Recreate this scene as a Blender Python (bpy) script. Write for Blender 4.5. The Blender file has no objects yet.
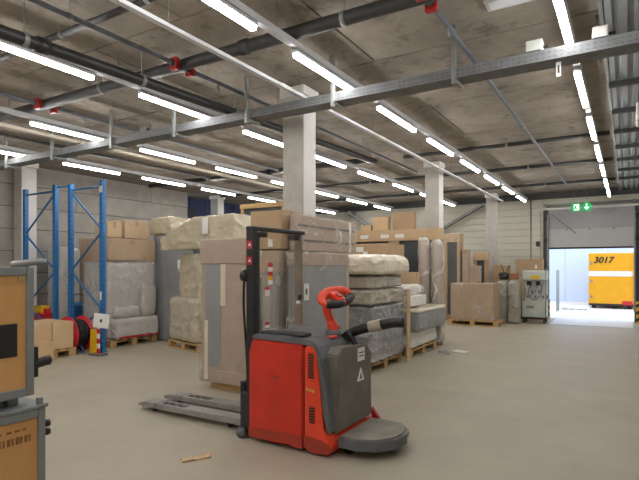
import bpy, bmesh, math, random
from mathutils import Vector, Matrix, noise
random.seed(7)
scene = bpy.context.scene
COL = scene.collection

# ------------------------------------------------------------------ camera, world, exposure
cam_d = bpy.data.cameras.new('camera'); cam = bpy.data.objects.new('camera', cam_d); COL.objects.link(cam)
cam.location = (0, 0, 1.6); cam.rotation_euler = (math.radians(90), 0, math.radians(31.22))
cam_d.sensor_width = 36; cam_d.lens = 509 / 639 * 36; cam_d.shift_y = 27 / 639; cam_d.clip_start = 0.05
scene.camera = cam
world = bpy.data.worlds.new('world'); scene.world = world; world.use_nodes = True
wb = world.node_tree.nodes['Background']; wb.inputs[0].default_value = (0.80, 0.89, 1.0, 1); wb.inputs[1].default_value = 3.0
LAMP = 46.0
vs = scene.view_settings
vs.view_transform = 'Standard'; vs.look = 'None'; vs.gamma = 1; vs.use_curve_mapping = False; vs.exposure = 0.0
scene.cycles.use_denoising = True
scene.cycles.max_bounces = 8; scene.cycles.transparent_max_bounces = 16
scene.cycles.sample_clamp_indirect = 6

# ------------------------------------------------------------------ helpers
def lin(c):
    if isinstance(c, str):
        c = [int(c[i:i+2], 16) / 255 for i in (0, 2, 4)]
        c = [v / 12.92 if v <= .04045 else ((v + .055) / 1.055) ** 2.4 for v in c]
    return (c[0], c[1], c[2], 1)
def crease(n, l, vec, scale, feature):
    """noise-warped Voronoi: facets (F1) or crease lines (DISTANCE_TO_EDGE) of crumpled plastic"""
    wn = n.new('ShaderNodeTexNoise'); wn.inputs['Scale'].default_value = 2.5; wn.inputs['Detail'].default_value = 2; l.new(vec, wn.inputs['Vector'])
    sc_ = n.new('ShaderNodeVectorMath'); sc_.operation = 'MULTIPLY_ADD'; sc_.inputs[1].default_value = (.5, .5, .5); l.new(wn.outputs['Color'], sc_.inputs[0]); l.new(vec, sc_.inputs[2])
    mp_ = n.new('ShaderNodeMapping'); mp_.inputs['Rotation'].default_value = (.35, .3, .5); mp_.inputs['Scale'].default_value = (1, 1, .3); l.new(sc_.outputs[0], mp_.inputs[0])
    vo = n.new('ShaderNodeTexVoronoi'); vo.feature = feature; vo.inputs['Scale'].default_value = scale; l.new(mp_.outputs[0], vo.inputs['Vector'])
    return vo.outputs['Distance']
MATS = {}
def mat(name, col, rough=.6, var=.15, scale=6, bump=0, bscale=40, metal=0, coat=0, stretch=(1, 1, 1), col2=None, rnd=0, spec=.5, detail=6, fold=False):
    """procedural principled material: noise tint between two tones, noise relief, optional per-object variation"""
    if name in MATS: return MATS[name]
    m = bpy.data.materials.new(name); m.use_nodes = True; MATS[name] = m
    n, l = m.node_tree.nodes, m.node_tree.links; b = n['Principled BSDF']
    b.inputs['Roughness'].default_value = rough; b.inputs['Metallic'].default_value = metal
    b.inputs['Coat Weight'].default_value = coat; b.inputs['Coat Roughness'].default_value = .1; b.inputs['Specular IOR Level'].default_value = spec
    c = lin(col)
    tc = n.new('ShaderNodeTexCoord'); mp = n.new('ShaderNodeMapping'); mp.inputs['Scale'].default_value = stretch
    l.new(tc.outputs['Object'], mp.inputs[0])
    nz = n.new('ShaderNodeTexNoise'); nz.inputs['Scale'].default_value = scale; nz.inputs['Detail'].default_value = detail; nz.inputs['Roughness'].default_value = .65
    l.new(mp.outputs[0], nz.inputs['Vector'])
    rp = n.new('ShaderNodeValToRGB'); e = rp.color_ramp.elements
    e[0].position = .3; e[1].position = .7
    lo = lin(col2) if col2 else tuple(v * (1 - var) for v in c[:3]) + (1,)
    e[0].color = lo; e[1].color = tuple(min(1, v * (1 + var * (0 if col2 else 1))) for v in c[:3]) + (1,)
    l.new(nz.outputs['Fac'], rp.inputs[0])
    out = rp.outputs[0]
    if rnd:
        oi = n.new('ShaderNodeObjectInfo'); hs = n.new('ShaderNodeHueSaturation'); mr = n.new('ShaderNodeMapRange')
        mr.inputs['To Min'].default_value = 1 - rnd; mr.inputs['To Max'].default_value = 1 + rnd
        l.new(oi.outputs['Random'], mr.inputs[0]); l.new(mr.outputs[0], hs.inputs['Value']); l.new(out, hs.inputs['Color']); out = hs.outputs[0]
    l.new(out, b.inputs['Base Color'])
    if bump:
        bn = n.new('ShaderNodeTexNoise'); bn.inputs['Scale'].default_value = bscale; bn.inputs['Detail'].default_value = 5
        l.new(mp.outputs[0], bn.inputs['Vector'])
        bp = n.new('ShaderNodeBump'); bp.inputs['Strength'].default_value = bump; bp.inputs['Distance'].default_value = .02
        ho = bn.outputs['Fac']
        if fold:   # ridged creases of pulled plastic
            ho = crease(n, l, mp.outputs[0], bscale * 1.2, 'F1'); bp.inputs['Distance'].default_value = .05
        l.new(ho, bp.inputs['Height']); l.new(bp.outputs[0], b.inputs['Normal'])
    return m
def emit(name, col, s):
    m = bpy.data.materials.new(name); m.use_nodes = True; b = m.node_tree.nodes['Principled BSDF']
    b.inputs['Base Color'].default_value = lin(col); b.inputs['Emission Color'].default_value = lin(col); b.inputs['Emission Strength'].default_value = s
    return m
def film_mat(name, col, lo=.25, hi=.65, rough=.13, scale=2.2):
    """clear stretch film: transparent where taut, milky and glossy in the creases"""
    m = bpy.data.materials.new(name); m.use_nodes = True
    n, l = m.node_tree.nodes, m.node_tree.links; b = n['Principled BSDF']; o = n['Material Output']
    b.inputs['Base Color'].default_value = lin(col); b.inputs['Roughness'].default_value = rough
    t = n.new('ShaderNodeBsdfTransparent'); mx = n.new('ShaderNodeMixShader')
    tc = n.new('ShaderNodeTexCoord'); d1 = crease(n, l, tc.outputs['Object'], scale * 1.6, 'DISTANCE_TO_EDGE')
    mr = n.new('ShaderNodeMapRange'); mr.inputs['From Min'].default_value = 0; mr.inputs['From Max'].default_value = .09
    mr.inputs['To Min'].default_value = hi * 1.1; mr.inputs['To Max'].default_value = 0
    nz = n.new('ShaderNodeTexNoise'); nz.inputs['Scale'].default_value = 2; nz.inputs['Detail'].default_value = 3; l.new(tc.outputs['Object'], nz.inputs['Vector'])
    mu = n.new('ShaderNodeMath'); mu.operation = 'MULTIPLY_ADD'; mu.inputs[2].default_value = lo + .05; br = n.new('ShaderNodeMapRange'); br.inputs['From Min'].default_value = .42; br.inputs['From Max'].default_value = .6; br.inputs['To Min'].default_value = .08; l.new(nz.outputs['Fac'], br.inputs[0]); l.new(br.outputs[0], mu.inputs[0]); l.new(mr.outputs[0], mu.inputs[1])
    l.new(d1, mr.inputs[0]); l.new(mu.outputs[0], mx.inputs[0])
    l.new(t.outputs[0], mx.inputs[1]); l.new(b.outputs[0], mx.inputs[2]); l.new(mx.outputs[0], o.inputs[0])
    bp = n.new('ShaderNodeBump'); bp.inputs['Strength'].default_value = .6; bp.inputs['Distance'].default_value = .05
    l.new(crease(n, l, tc.outputs['Object'], scale * 2.4, 'F1'), bp.inputs['Height']); l.new(bp.outputs[0], b.inputs['Normal'])
    return m

def link(name, me, m, parent=None, loc=(0, 0, 0)):
    o = bpy.data.objects.new(name, me); COL.objects.link(o); o.location = loc
    if m is not None and not me.materials: me.materials.append(m)
    if parent is not None: o.parent = parent
    return o
def tag(o, label, cat, group=None, kind=None):
    if label: o['label'] = label
    if cat: o['category'] = cat
    if group: o['group'] = group
    if kind: o['kind'] = kind
    return o
def thing(name, label, cat, loc=(0, 0, 0), rz=0, group=None):
    o = bpy.data.objects.new(name, None); COL.objects.link(o); o.location = loc; o.rotation_euler = (0, 0, rz)
    o.empty_display_size = .2
    return tag(o, label, cat, group)
def finish(bm, name, smooth=False):
    me = bpy.data.meshes.new(name); bmesh.ops.recalc_face_normals(bm, faces=bm.faces[:]); bm.to_mesh(me); bm.free()
    if smooth: me.polygons.foreach_set('use_smooth', [True] * len(me.polygons))
    return me
def bm_box(bm, x0, x1, y0, y1, z0, z1, bev=0):
    r = bmesh.ops.create_cube(bm, size=1)
    for v in r['verts']:
        v.co = Vector(((x0 + x1) / 2 + v.co.x * (x1 - x0), (y0 + y1) / 2 + v.co.y * (y1 - y0), (z0 + z1) / 2 + v.co.z * (z1 - z0)))
    if bev:
        es = list({e for v in r['verts'] for e in v.link_edges})
        bmesh.ops.bevel(bm, geom=es, offset=bev, segments=2, affect='EDGES', profile=.5)
def box(name, x0, x1, y0, y1, z0, z1, m, parent=None, bev=.004):
    bm = bmesh.new(); bm_box(bm, x0, x1, y0, y1, z0, z1, bev); return link(name, finish(bm, name), m, parent)
def frame_of(d):
    d = d.normalized(); u = Vector((0, 0, 1)) if abs(d.z) < .9 else Vector((1, 0, 0))
    a = d.cross(u).normalized(); return a, a.cross(d).normalized()
def bm_tube(bm, pts, r, seg=12, cap=True):
    pts = [Vector(p) for p in pts]; rr = r if isinstance(r, (list, tuple)) else [r] * len(pts); rings = []
    for i, p in enumerate(pts):
        d = (pts[min(i + 1, len(pts) - 1)] - pts[max(i - 1, 0)])
        a, b = frame_of(d)
        if rings:   # keep rings from twisting
            a = (pa - d.normalized() * pa.dot(d.normalized())).normalized(); b = a.cross(d).normalized()
        pa = a
        rings.append([bm.verts.new(p + (a * math.cos(t) + b * math.sin(t)) * rr[i]) for t in [2 * math.pi * k / seg for k in range(seg)]])
    for r0, r1 in zip(rings, rings[1:]):
        for k in range(seg): bm.faces.new((r0[k], r0[(k + 1) % seg], r1[(k + 1) % seg], r1[k]))
    if cap: bm.faces.new(rings[0][::-1]); bm.faces.new(rings[-1])
def tube(name, pts, r, m, parent=None, seg=12):
    bm = bmesh.new(); bm_tube(bm, pts, r, seg); return link(name, finish(bm, name, True), m, parent)
def curve_pts(pts, n=8):
    """Catmull-Rom through pts"""
    P = [Vector(p) for p in pts]; P = [P[0] * 2 - P[1]] + P + [P[-1] * 2 - P[-2]]; out = []
    for i in range(1, len(P) - 2):
        for k in range(n):
            t = k / n; a, b, c, d = P[i-1:i+3]
            out.append(.5 * ((2 * b) + (c - a) * t + (2 * a - 5 * b + 4 * c - d) * t * t + (3 * b - a - 3 * c + d) * t ** 3))
    return out + [P[-2]]
def bar(name, p, q, w, h, m, parent=None, bev=.003):
    """square bar from p to q, w across, h along the other axis"""
    bm = bmesh.new(); p, q = Vector(p), Vector(q); a, b = frame_of(q - p); vs_ = []
    for e in (p, q):
        vs_.append([bm.verts.new(e + a * sx * w / 2 + b * sz * h / 2) for sx, sz in ((-1, -1), (1, -1), (1, 1), (-1, 1))])
    for k in range(4): bm.faces.new((vs_[0][k], vs_[0][(k + 1) % 4], vs_[1][(k + 1) % 4], vs_[1][k]))
    bm.faces.new(vs_[0][::-1]); bm.faces.new(vs_[1])
    if bev: bmesh.ops.bevel(bm, geom=bm.edges[:], offset=bev, segments=1, affect='EDGES')
    return link(name, finish(bm, name), m, parent)
def prism(name, poly, axis, a0, a1, m, parent=None, bev=0, seg=2, smooth=False):
    """polygon (two coords) extruded along axis 'x','y' or 'z'"""
    bm = bmesh.new()
    def P(c, a): return {'x': (a, c[0], c[1]), 'y': (c[0], a, c[1]), 'z': (c[0], c[1], a)}[axis]
    A = [bm.verts.new(P(c, a0)) for c in poly]; B = [bm.verts.new(P(c, a1)) for c in poly]; n = len(poly)
    bm.faces.new(A); bm.faces.new(B[::-1])
    for k in range(n): bm.faces.new((A[k], A[(k + 1) % n], B[(k + 1) % n], B[k]))
    if bev: bmesh.ops.bevel(bm, geom=[e for e in bm.edges], offset=bev, segments=seg, affect='EDGES', clamp_overlap=True)
    return link(name, finish(bm, name, smooth), m, parent)
def soft_mesh(name, dims, r=.05, amp=.012, freq=6, seed=0, n=26, bulge=0, shape=None, flat=True, stretch=(1, 1, 1)):
    """crumpled soft block, base at z=0, centred in x,y: rounded box with ridged folds"""
    bm = bmesh.new(); bmesh.ops.create_cube(bm, size=1)
    bmesh.ops.subdivide_edges(bm, edges=bm.edges[:], cuts=n, use_grid_fill=True)
    W, D, Hh = dims; half = Vector((W / 2, D / 2, Hh / 2)); r = min(r, min(half) * .98)
    off = Vector((seed * 3.7, seed * 1.3, seed * 5.1))
    for v in bm.verts:
        p = Vector((v.co.x * W, v.co.y * D, v.co.z * Hh))
        q = Vector([max(-(half[i] - r), min(half[i] - r, p[i])) for i in range(3)]); d = p - q
        nn = d.normalized() if d.length > 1e-6 else Vector((0, 0, 1))
        p = q + nn * r
        if bulge:
            s = [1 - min(1, abs(p[i]) / half[i]) ** 2 for i in range(3)]
            ax = max(range(3), key=lambda i: abs(nn[i])); o_ = [s[i] for i in range(3) if i != ax]
            p += nn * bulge * (o_[0] * o_[1]) ** .5
        if shape: p = shape(p, half)
        s3 = Vector((p.x * stretch[0], p.y * stretch[1], p.z * stretch[2]))
        f1 = noise.noise(s3 * freq + off); f2 = noise.noise(s3 * freq * 2.3 + off * 2); f3 = noise.noise(s3 * freq * .35 + off)
        p += nn * amp * ((1 - min(1, abs(f1) * 2.4)) ** 2 * .95 + (1 - min(1, abs(f2) * 2.4)) ** 2 * .5 + f3 * .7 - .25)
        p.z += Hh / 2
        if flat: p.z = min(max(p.z, 0), max(Hh, Hh * .97 + .02) + bulge)
        v.co = p
    return finish(bm, name, True)
def soft(name, x0, x1, y0, y1, z0, z1, m, parent=None, **k):
    me = soft_mesh(name, (x1 - x0, y1 - y0, z1 - z0), **k)
    return link(name, me, m, parent, ((x0 + x1) / 2, (y0 + y1) / 2, z0))
def lathe(name, prof, m, parent=None, loc=(0, 0, 0), seg=24):
    bm = bmesh.new(); rings = [[bm.verts.new((r * math.cos(2 * math.pi * k / seg), r * math.sin(2 * math.pi * k / seg), z)) for k in range(seg)] for r, z in prof]
    for a, b in zip(rings, rings[1:]):
        for k in range(seg): bm.faces.new((a[k], a[(k + 1) % seg], b[(k + 1) % seg], b[k]))
    bm.faces.new(rings[0][::-1]); bm.faces.new(rings[-1])
    return link(name, finish(bm, name, True), m, parent, loc)
def text(name, body, size, m, parent, loc, rot, ext=.001, sx=1, shear=0, bold=0):
    c = bpy.data.curves.new(name, 'FONT'); c.body = body; c.size = size; c.extrude = ext; c.align_x = 'CENTER'; c.align_y = 'CENTER'; c.shear = shear; c.offset = bold
    tmp = bpy.data.objects.new(name, c); me = bpy.data.meshes.new_from_object(tmp); bpy.data.objects.remove(tmp)
    me.name = name; me.materials.clear()
    o = link(name, me, m, parent, loc); o.rotation_euler = rot; o.scale = (sx, 1, 1)
    return o
def copy_of(o, parent=None, loc=None):
    c = o.copy(); COL.objects.link(c)
    if parent is not None: c.parent = parent
    if loc is not None: c.location = loc
    return c
def struct(o, label=None): o['kind'] = 'structure'; return o

# ------------------------------------------------------------------ materials
M_floor = mat('floor_concrete', 'a9a08e', .5, .10, 1.3, .15, 90, rnd=0, detail=14)
M_ceil = mat('ceiling_concrete', '9f9589', .9, .3, 2.2, .5, 30, col2='80776d', rnd=.07, detail=10)
n, l = M_ceil.node_tree.nodes, M_ceil.node_tree.links; b = n['Principled BSDF']; src = b.inputs['Base Color'].links[0].from_socket
geo = n.new('ShaderNodeNewGeometry'); sn = n.new('ShaderNodeTexNoise'); sn.inputs['Scale'].default_value = 3.3; sn.inputs['Detail'].default_value = 9; sn.inputs['Roughness'].default_value = .75
l.new(geo.outputs['Position'], sn.inputs['Vector']); sr = n.new('ShaderNodeValToRGB'); sr.color_ramp.elements[0].position = .53; sr.color_ramp.elements[1].position = .66
sr.color_ramp.elements[0].color = (1, 1, 1, 1); sr.color_ramp.elements[1].color = (.5, .46, .42, 1); l.new(sn.outputs['Fac'], sr.inputs[0])
mm = n.new('ShaderNodeMixRGB'); mm.blend_type = 'MULTIPLY'; mm.inputs[0].default_value = 1; l.new(src, mm.inputs[1]); l.new(sr.outputs[0], mm.inputs[2]); l.new(mm.outputs[0], b.inputs['Base Color'])
M_joint = mat('joint_dark', '4a453f', .95, .2, 8)
M_lwall = mat('block_concrete', 'aaa59e', .9, .2, 2.5, .3, 40, rnd=.07, col2='96918b')
M_clad = mat('cladding_cream', 'd6d3c5', .5, .05, 2, rnd=.02)
M_seam = mat('cladding_seam', 'aaa89c', .8, .1, 3)
M_navy = mat('navy_panel', '3b4770', .6, .15, 3)
M_gate = mat('dark_shutter', '3d3d40', .6, .1, 5)
M_deck = mat('deck_steel', '94989c', .5, .15, 3, metal=.35, stretch=(6, .5, 1))
M_steel = mat('galvanised', '8f9291', .55, .18, 14, metal=.3)
M_tray = mat('tray_galvanised', '76787b', .65, .2, 10, metal=.1)
M_slot = mat('tray_slot', '606264', .8, .1, 10)
M_rail = mat('white_rail', 'd0d2d8', .5, .06, 5)
M_white = mat('white_paint', 'dedcd8', .5, .05, 4)
M_col = mat('column_plaster', 'c4c0ba', .85, .16, 3, .2, 50, col2='a8a39c')
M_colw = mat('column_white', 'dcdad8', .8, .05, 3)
M_pipe = mat('grey_pipe', '6f747d', .5, .15, 8)
M_main = mat('main_pipe', '3d3d3e', .55, .2, 8)
M_black = mat('black_plastic', '1c1d1f', .45, .25, 10)
M_blackp = mat('black_drain', '2a2b2d', .4, .2, 6)
M_redv = mat('red_valve', 'b3262a', .4, .2, 10)
M_blue = mat('rack_blue', '1f6dad', .4, .12, 8)
M_brace = mat('rack_brace', '3d6ea0', .4, .15, 8, metal=.2)
M_card = mat('cardboard', 'b59878', .85, .1, 4, .12, 60, rnd=.06)
M_cardp = mat('cardboard_pale', 'caad88', .85, .08, 4, .12, 60, rnd=.05)
M_cardk = mat('cardboard_pink', 'ae9888', .8, .08, 4, .12, 60, rnd=.04)
M_tape = mat('brown_tape', 'a0825f', .35, .08, 6)
M_dtape = mat('dark_strap', '5a4d45', .4, .1, 6)
M_wood = mat('pallet_wood', 'bf9d6c', .8, .2, 3, .15, 40, stretch=(1, 8, 8), rnd=.12)
M_ply = mat('crate_ply', 'd2a268', .5, .16, 2.5, .05, 30, stretch=(1, 1.2, .5), col2='c08d55')
M_frame = mat('crate_frame', '84888a', .45, .12, 8, metal=.3)
M_red = mat('stacker_red', 'd8321f', .38, .12, 2.5, col2='b82a1c', coat=.2)
M_redd = mat('stacker_red_worn', 'b83a26', .6, .35, 9, col2='92392a')
M_orange = mat('stacker_orange', 'e8472a', .4, .1, 3, coat=.2)
M_hood = mat('stacker_grey', '64666a', .6, .2, 5, .1, 80)
M_rear = mat('stacker_rear', '77726a', .6, .3, 4, .1, 80, col2='5f5b55')
M_plat = mat('platform_mat', '8b867c', .8, .2, 7, .2, 120)
M_fork = mat('fork_steel', '96928f', .5, .2, 6, metal=.3)
M_label = mat('paper_white', 'e9e8e4', .6, .03, 5)
M_ink = mat('ink_dark', '3a3632', .7, .1, 5)
M_redl = mat('label_red', 'c0202c', .5, .05, 5)
M_yell = mat('safety_yellow', 'e2b419', .5, .15, 6)
M_gwrap = mat('grey_wrap', 'bdb9b5', .4, .05, 1.5, .45, 3, rnd=.04, fold=True, coat=.8)
M_silver = mat('silver_film', 'a3a3a4', .3, .2, 3, .8, 4, col2='7b7c7f', fold=True, coat=1, stretch=(1, .6, 1.6))
M_dwrap = mat('dark_film', '929294', .3, .2, 3, .8, 3.5, col2='6c6d70', fold=True, coat=1, stretch=(1, .6, 1.6))
M_tan = mat('tan_wrap', 'c8bda6', .4, .08, 1.5, .6, 2.6, col2='b5a98f', fold=True, coat=.7)
M_cream = mat('cream_wrap', 'e6dcc8', .4, .05, 2, .5, 3, col2='dacdb4', fold=True, coat=.6)
M_taupe = mat('taupe_wrap', 'b5aa97', .35, .1, 3, .7, 3.5, col2='9f9582', fold=True, coat=.9, stretch=(1, .6, 1.6))
M_mat = mat('grey_mattress', '8a8c8e', .6, .1, 5, .2, 40)
M_whitew = mat('white_wrap', 'e6e4de', .4, .05, 4, .4, 6, fold=True)
M_glass = mat('dark_pane', '50565a', .15, .12, 3)
M_film = film_mat('stretch_film', 'e6e3de', .08, .34)
M_filmw = film_mat('milky_film', 'e2dfda', .3, .7)
M_filmk = film_mat('thin_film', 'dedbd5', .04, .18)
M_mach = mat('machine_green_grey', 'c8cfc6', .4, .08, 5)
M_rubber = mat('rubber', '222223', .7, .2, 10)
M_bin = mat('bin_blue', '1d5f9f', .4, .1, 6)
M_lamp = emit('lamp_diffuser', 'fdfbf7', LAMP)
M_exit = emit('exit_green', '0f9a55', .5)
M_exitw = emit('exit_white', 'e8fff2', .7)
M_yard = mat('yard_concrete', 'c9c8c6', .8, .06, 2)
M_ext = mat('exterior_blue', 'c0cde8', .7, .03, 2)
M_conty = mat('container_yellow', 'dd9c10', .45, .06, 3)
M_bag = mat('grey_sack', 'aaa79a', .5, .12, 4, .5, 5, fold=True)

# ------------------------------------------------------------------ room shell
CZ = 3.9                       # ceiling underside
Y1 = 17.2                      # dock wall face
XL = -11.6                     # block wall face
fl = box('floor', -13.2, 4.2, -6.2, Y1 + .3, -.2, 0, M_floor, bev=0); struct(fl)
# ceiling of cast slabs with open joints
ce = box('ceiling', -13.2, 4.2, -6.2, Y1 + .3, CZ + .06, CZ + .3, M_joint, bev=0); struct(ce)
slab_me = {}
ys = [5.2 + 1.82 * k for k in range(-6, 7)] + [Y1]
for j in range(len(ys) - 1):
    xs = [-13.2 + ((j % 2) * 1.1)] ; x = xs[0]
    if j % 2: xs = [-13.2, -12.1]
    while xs[-1] < -.2 - 1.6: xs.append(xs[-1] + 2.42)
    xs[-1] = -.2
    for a, b in zip(xs, xs[1:]):
        w, d = round(b - a - .014, 3), round(ys[j + 1] - ys[j] - .018, 3)
        if (w, d) not in slab_me:
            bm = bmesh.new(); bm_box(bm, -w / 2, w / 2, -d / 2, d / 2, 0, .06, .005); slab_me[w, d] = finish(bm, 'slab')
        link('slab', slab_me[w, d], M_ceil, ce, ((a + b) / 2, (ys[j] + ys[j + 1]) / 2, CZ + random.uniform(0, .006)))
# corrugated steel deck over the right-hand bay
bm = bmesh.new(); prof = []; x = -.18
while x < 4.2: prof += [(x, 0), (x + .055, 0), (x + .07, .035), (x + .105, .035)]; x += .12
va = [bm.verts.new((px, 1.0, CZ - .06 + pz)) for px, pz in prof]; vb = [bm.verts.new((px, Y1, CZ - .06 + pz)) for px, pz in prof]
for k in range(len(prof) - 1): bm.faces.new((va[k], va[k + 1], vb[k + 1], vb[k]))
dk = link('ceiling_deck', finish(bm, 'ceiling_deck'), M_deck); struct(dk)
for k, y in enumerate((5.75, 7.1, 8.35, 9.6, 10.85, 12.1, 13.4, 14.7)):
    box('deck_beam', -.2, 4.1, y - .03, y + .03, CZ - .13, CZ - .066, M_main, dk)
box('edge_angle', -.22, -.185, 1, Y1 - .01, CZ - .075, CZ - .005, M_steel, dk)

# left wall: rows of concrete planks with recessed joints
wl = box('wall_left', XL - .3, XL - .045, -6.2, 11.3, 0, CZ + .06, M_joint, bev=0); struct(wl)
row = 0; z = 0
while z < CZ - .1:
    h = min(.49, CZ - z - .004); y = -6.2 + (row * 2.3 % 5.4) - 5.4
    while y < 11.3:
        a, b = max(y, -6.2), min(y + 5.4, 11.3)
        if b - a > .1 and b > 1: 
            box('concrete_plank', XL - .05, XL, a + .004, b - .004, z + .006, z + h - .006, M_lwall, wl, bev=.006)
        y += 5.4
    z += .49; row += 1
# recess beyond the block wall: navy panels and a dark shutter
wr = box('wall_recess', XL - .95, XL - .75, 11.3, Y1, 0, CZ + .06, M_navy, bev=0); struct(wr)
for k in range(8): box('navy_panel', XL - .75, XL - .72, 11.36 + k * .73, 12.04 + k * .73, .02, CZ - .01, M_navy, wr)
sh = box('shutter', XL - .715, XL - .68, 11.4, 12.35, 0.02, 3.5, M_gate, wr)
for k in range(14): box('shutter_slat', XL - .68, XL - .668, 11.42, 12.33, .05 + k * .245, .275 + k * .245, M_gate, sh)
wb_ = box('wall_back', -13.2, 4.2, -6.2, -6.0, 0, CZ + .06, M_clad, bev=0); struct(wb_)
wrt = box('wall_right', 4.0, 4.2, -6, Y1, 0, CZ + .06, M_clad, bev=0); struct(wrt)
# dock wall: cladding boards on a backing, with the door opening left free
DX0, DX1, DZ = -2.12, .16, 3.36
wd = thing('wall_dock', None, None); struct(wd)
bw = bmesh.new()
for x0, x1, z0, z1 in ((-13.2, DX0, 0, CZ + .06), (DX1, 4.0, 0, CZ + .06), (DX0, DX1, DZ, CZ + .06)): bm_box(bw, x0, x1, Y1 + .03, Y1 + .3, z0, z1)
link('backing', finish(bw, 'backing'), M_seam, wd)
z = 0
while z < CZ - .08:
    h = min(.215, CZ - z - .004)
    for x0, x1 in ((XL - .9, -7.4), (-7.39, DX0 - .14), (DX1 + .14, 3.98)): box('cladding_board', x0, x1, Y1, Y1 + .03, z + .003, z + h - .006, M_clad, wd, bev=.004)
    if z + .05 > DZ: box('cladding_board', DX0 - .13, DX1 + .13, Y1, Y1 + .03, z + .003, z + h - .006, M_clad, wd, bev=.004)
    z += .215
st = thing('trim_1', None, None); struct(st)      # dark ceiling-edge beam along the dock wall
box('beam', -11.4, 3.9, Y1 - .16, Y1 - .01, CZ - .2, CZ - .03, M_main, st)
# columns
def column(x0, x1, y0, y1, label, cat='column'):
    t = thing('column', label, cat, ((x0 + x1) / 2, (y0 + y1) / 2, 0)); w, d = (x1 - x0) / 2, (y1 - y0) / 2
    box('shaft', -w, w, -d, d, 0, CZ - .12, M_col, t, .012)
    box('pale_face', w, w + .006, -d + .012, d - .012, .02, CZ - .13, M_colw, t, .001)  # thin paler panel over one side of the shaft
    box('head', -w - .03, w + .03, -d - .03, d + .03, CZ - .12, CZ - .008, M_white, t, .006)
    return t
column(-3.81, -3.5, 5.37, 5.68, 'thick white concrete column rising behind the stacker mast')
column(-3.81, -3.5, 10.75, 11.06, 'middle white concrete column behind the wide window crate and wrapped rolls')
column(-3.81, -3.52, 16.35, 16.64, 'slim pale column just in front of the cream dock wall')
column(-11.5, -11.2, 6.06, 6.4, 'pale column behind the blue rack beside the block wall')
column(-11.5, -11.2, 12.2, 12.5, 'distant white column in front of the navy panels')
# diagonal wind braces
def brace(p, q, label):
    t = thing('steel_brace', label, 'brace', p); d = Vector(q) - Vector(p)
    bar('brace_web', (0, 0, 0), d, .05, .1, M_steel, t); 
    bar('brace_flange', Vector((0, -.04, -.06)), d + Vector((0, -.04, -.06)), .1, .015, M_main, t); box('gusset', -.08, .08, -.02, Y1 - p[1] - .006, -.1, .1, M_steel, t)
brace((-5.5, 16.95, 2.85), (-4.0, 16.95, 3.66), 'grey diagonal steel brace on the cream wall beside the slim column')
brace((-8.9, 16.9, 3.6), (-7.5, 16.9, 2.7), 'dark diagonal steel brace on the far wall behind the striped carton')

# ------------------------------------------------------------------ dock door
dr = thing('door_1', None, None, (0, Y1, 0)); struct(dr)
for s, x0, x1 in ((0, DX0 - .13, DX0 - .0), (1, DX1, DX1 + .13)):
    box('door_jamb', x0, x1, -.05, .25, 0, DZ + .05, M_main, dr)
    box('track', x0 + (.1 if s == 0 else -.02), x0 + (.15 if s == 0 else .03), -.1, -.055, .3, DZ - .15, M_steel, dr)
    box('track_bracket', x0 + .02, x0 + .11, -.12, -.056, 2.35, 2.5, M_black, dr); box('track_bracket', x0 + .02, x0 + .11, -.12, -.056, 3.02, 3.15, M_black, dr)
box('lintel_trim', DX0 - .13, DX1 + .13, -.09, .02, DZ + .0, DZ + .06, M_white, dr)
M_leaf = mat('door_leaf', 'b9b8b8', .5, .04, 3); M_leafg = mat('door_leaf_grey', 'a4a4a6', .5, .04, 3)
leaf = thing('door_leaf', None, None, (0, -.02, 0)); leaf.parent = dr
for k, (z0, z1) in enumerate(((2.2, 2.7625), (2.7635, 3.35))):
    box('door_panel', DX0 + .005, DX1 - .005, 0, .05, z0, z1, M_leaf if k == 0 else M_leafg, leaf, .006)
    for x in (-1.6, -.98, -.35): box('hinge', x - .03, x + .03, -.015, -.001, z1 - .05, z1 - .005, M_steel, leaf)
box('bottom_seal', DX0 + .005, DX1 - .005, .005, .045, 2.15, 2.2, M_rubber, leaf)
tube('spring_shaft', [(DX0 - .1, -.2, DZ + .13), (DX1 + .1, -.2, DZ + .13)], .03, M_steel, dr)
tube('lift_cable', [(DX0 + .1, -.08, 3.22), (-1.35, -.06, 2.62)], .012, M_steel, dr)
for k in range(3): box('shaft_bracket', DX0 - .05 + k * 1.15, DX0 + .0 + k * 1.15, -.23, -.001, DZ + .08, DZ + .18, M_steel, dr)
tube('conduit', [(DX0 - .5, -.02, .6), (DX0 - .5, -.02, CZ - .1)], .018, M_steel, dr)
box('control_box', DX0 - .38, DX0 - .26, -.1, -.001, 1.05, 1.35, M_mach, dr); box('control_box', DX0 - .34, DX0 - .24, -.08, -.001, 2.25, 2.4, M_black, dr)
tube('hand_chain', [(DX0 - .2, -.12, .9), (DX0 - .2, -.12, 3.3)], .008, M_steel, dr)
def bumper(x, label):
    t = thing('corner_guard', label, 'bollard', (x, Y1 - .22, 0))
    box('guard_post', -.09, .09, -.09, .09, 0, .62, M_yell, t, .01)
    for k in range(3):
        z = .05 + k * .2
        prism('black_stripe', [(-.091, z), (-.091, z + .09), (.091, z + .18), (.091, z + .09)], 'y', -.0925, -.0905, M_black, t)
        prism('black_stripe', [(-.091, z + .18), (-.091, z + .09), (.091, z), (.091, z + .09)], 'x', .0905, .0925, M_black, t)
bumper(DX0 - .02, 'yellow and black striped corner guard beside the wheeled machine')
bumper(DX1 + .13, 'yellow and black striped corner guard at the door edge farther from the machine')

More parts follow.
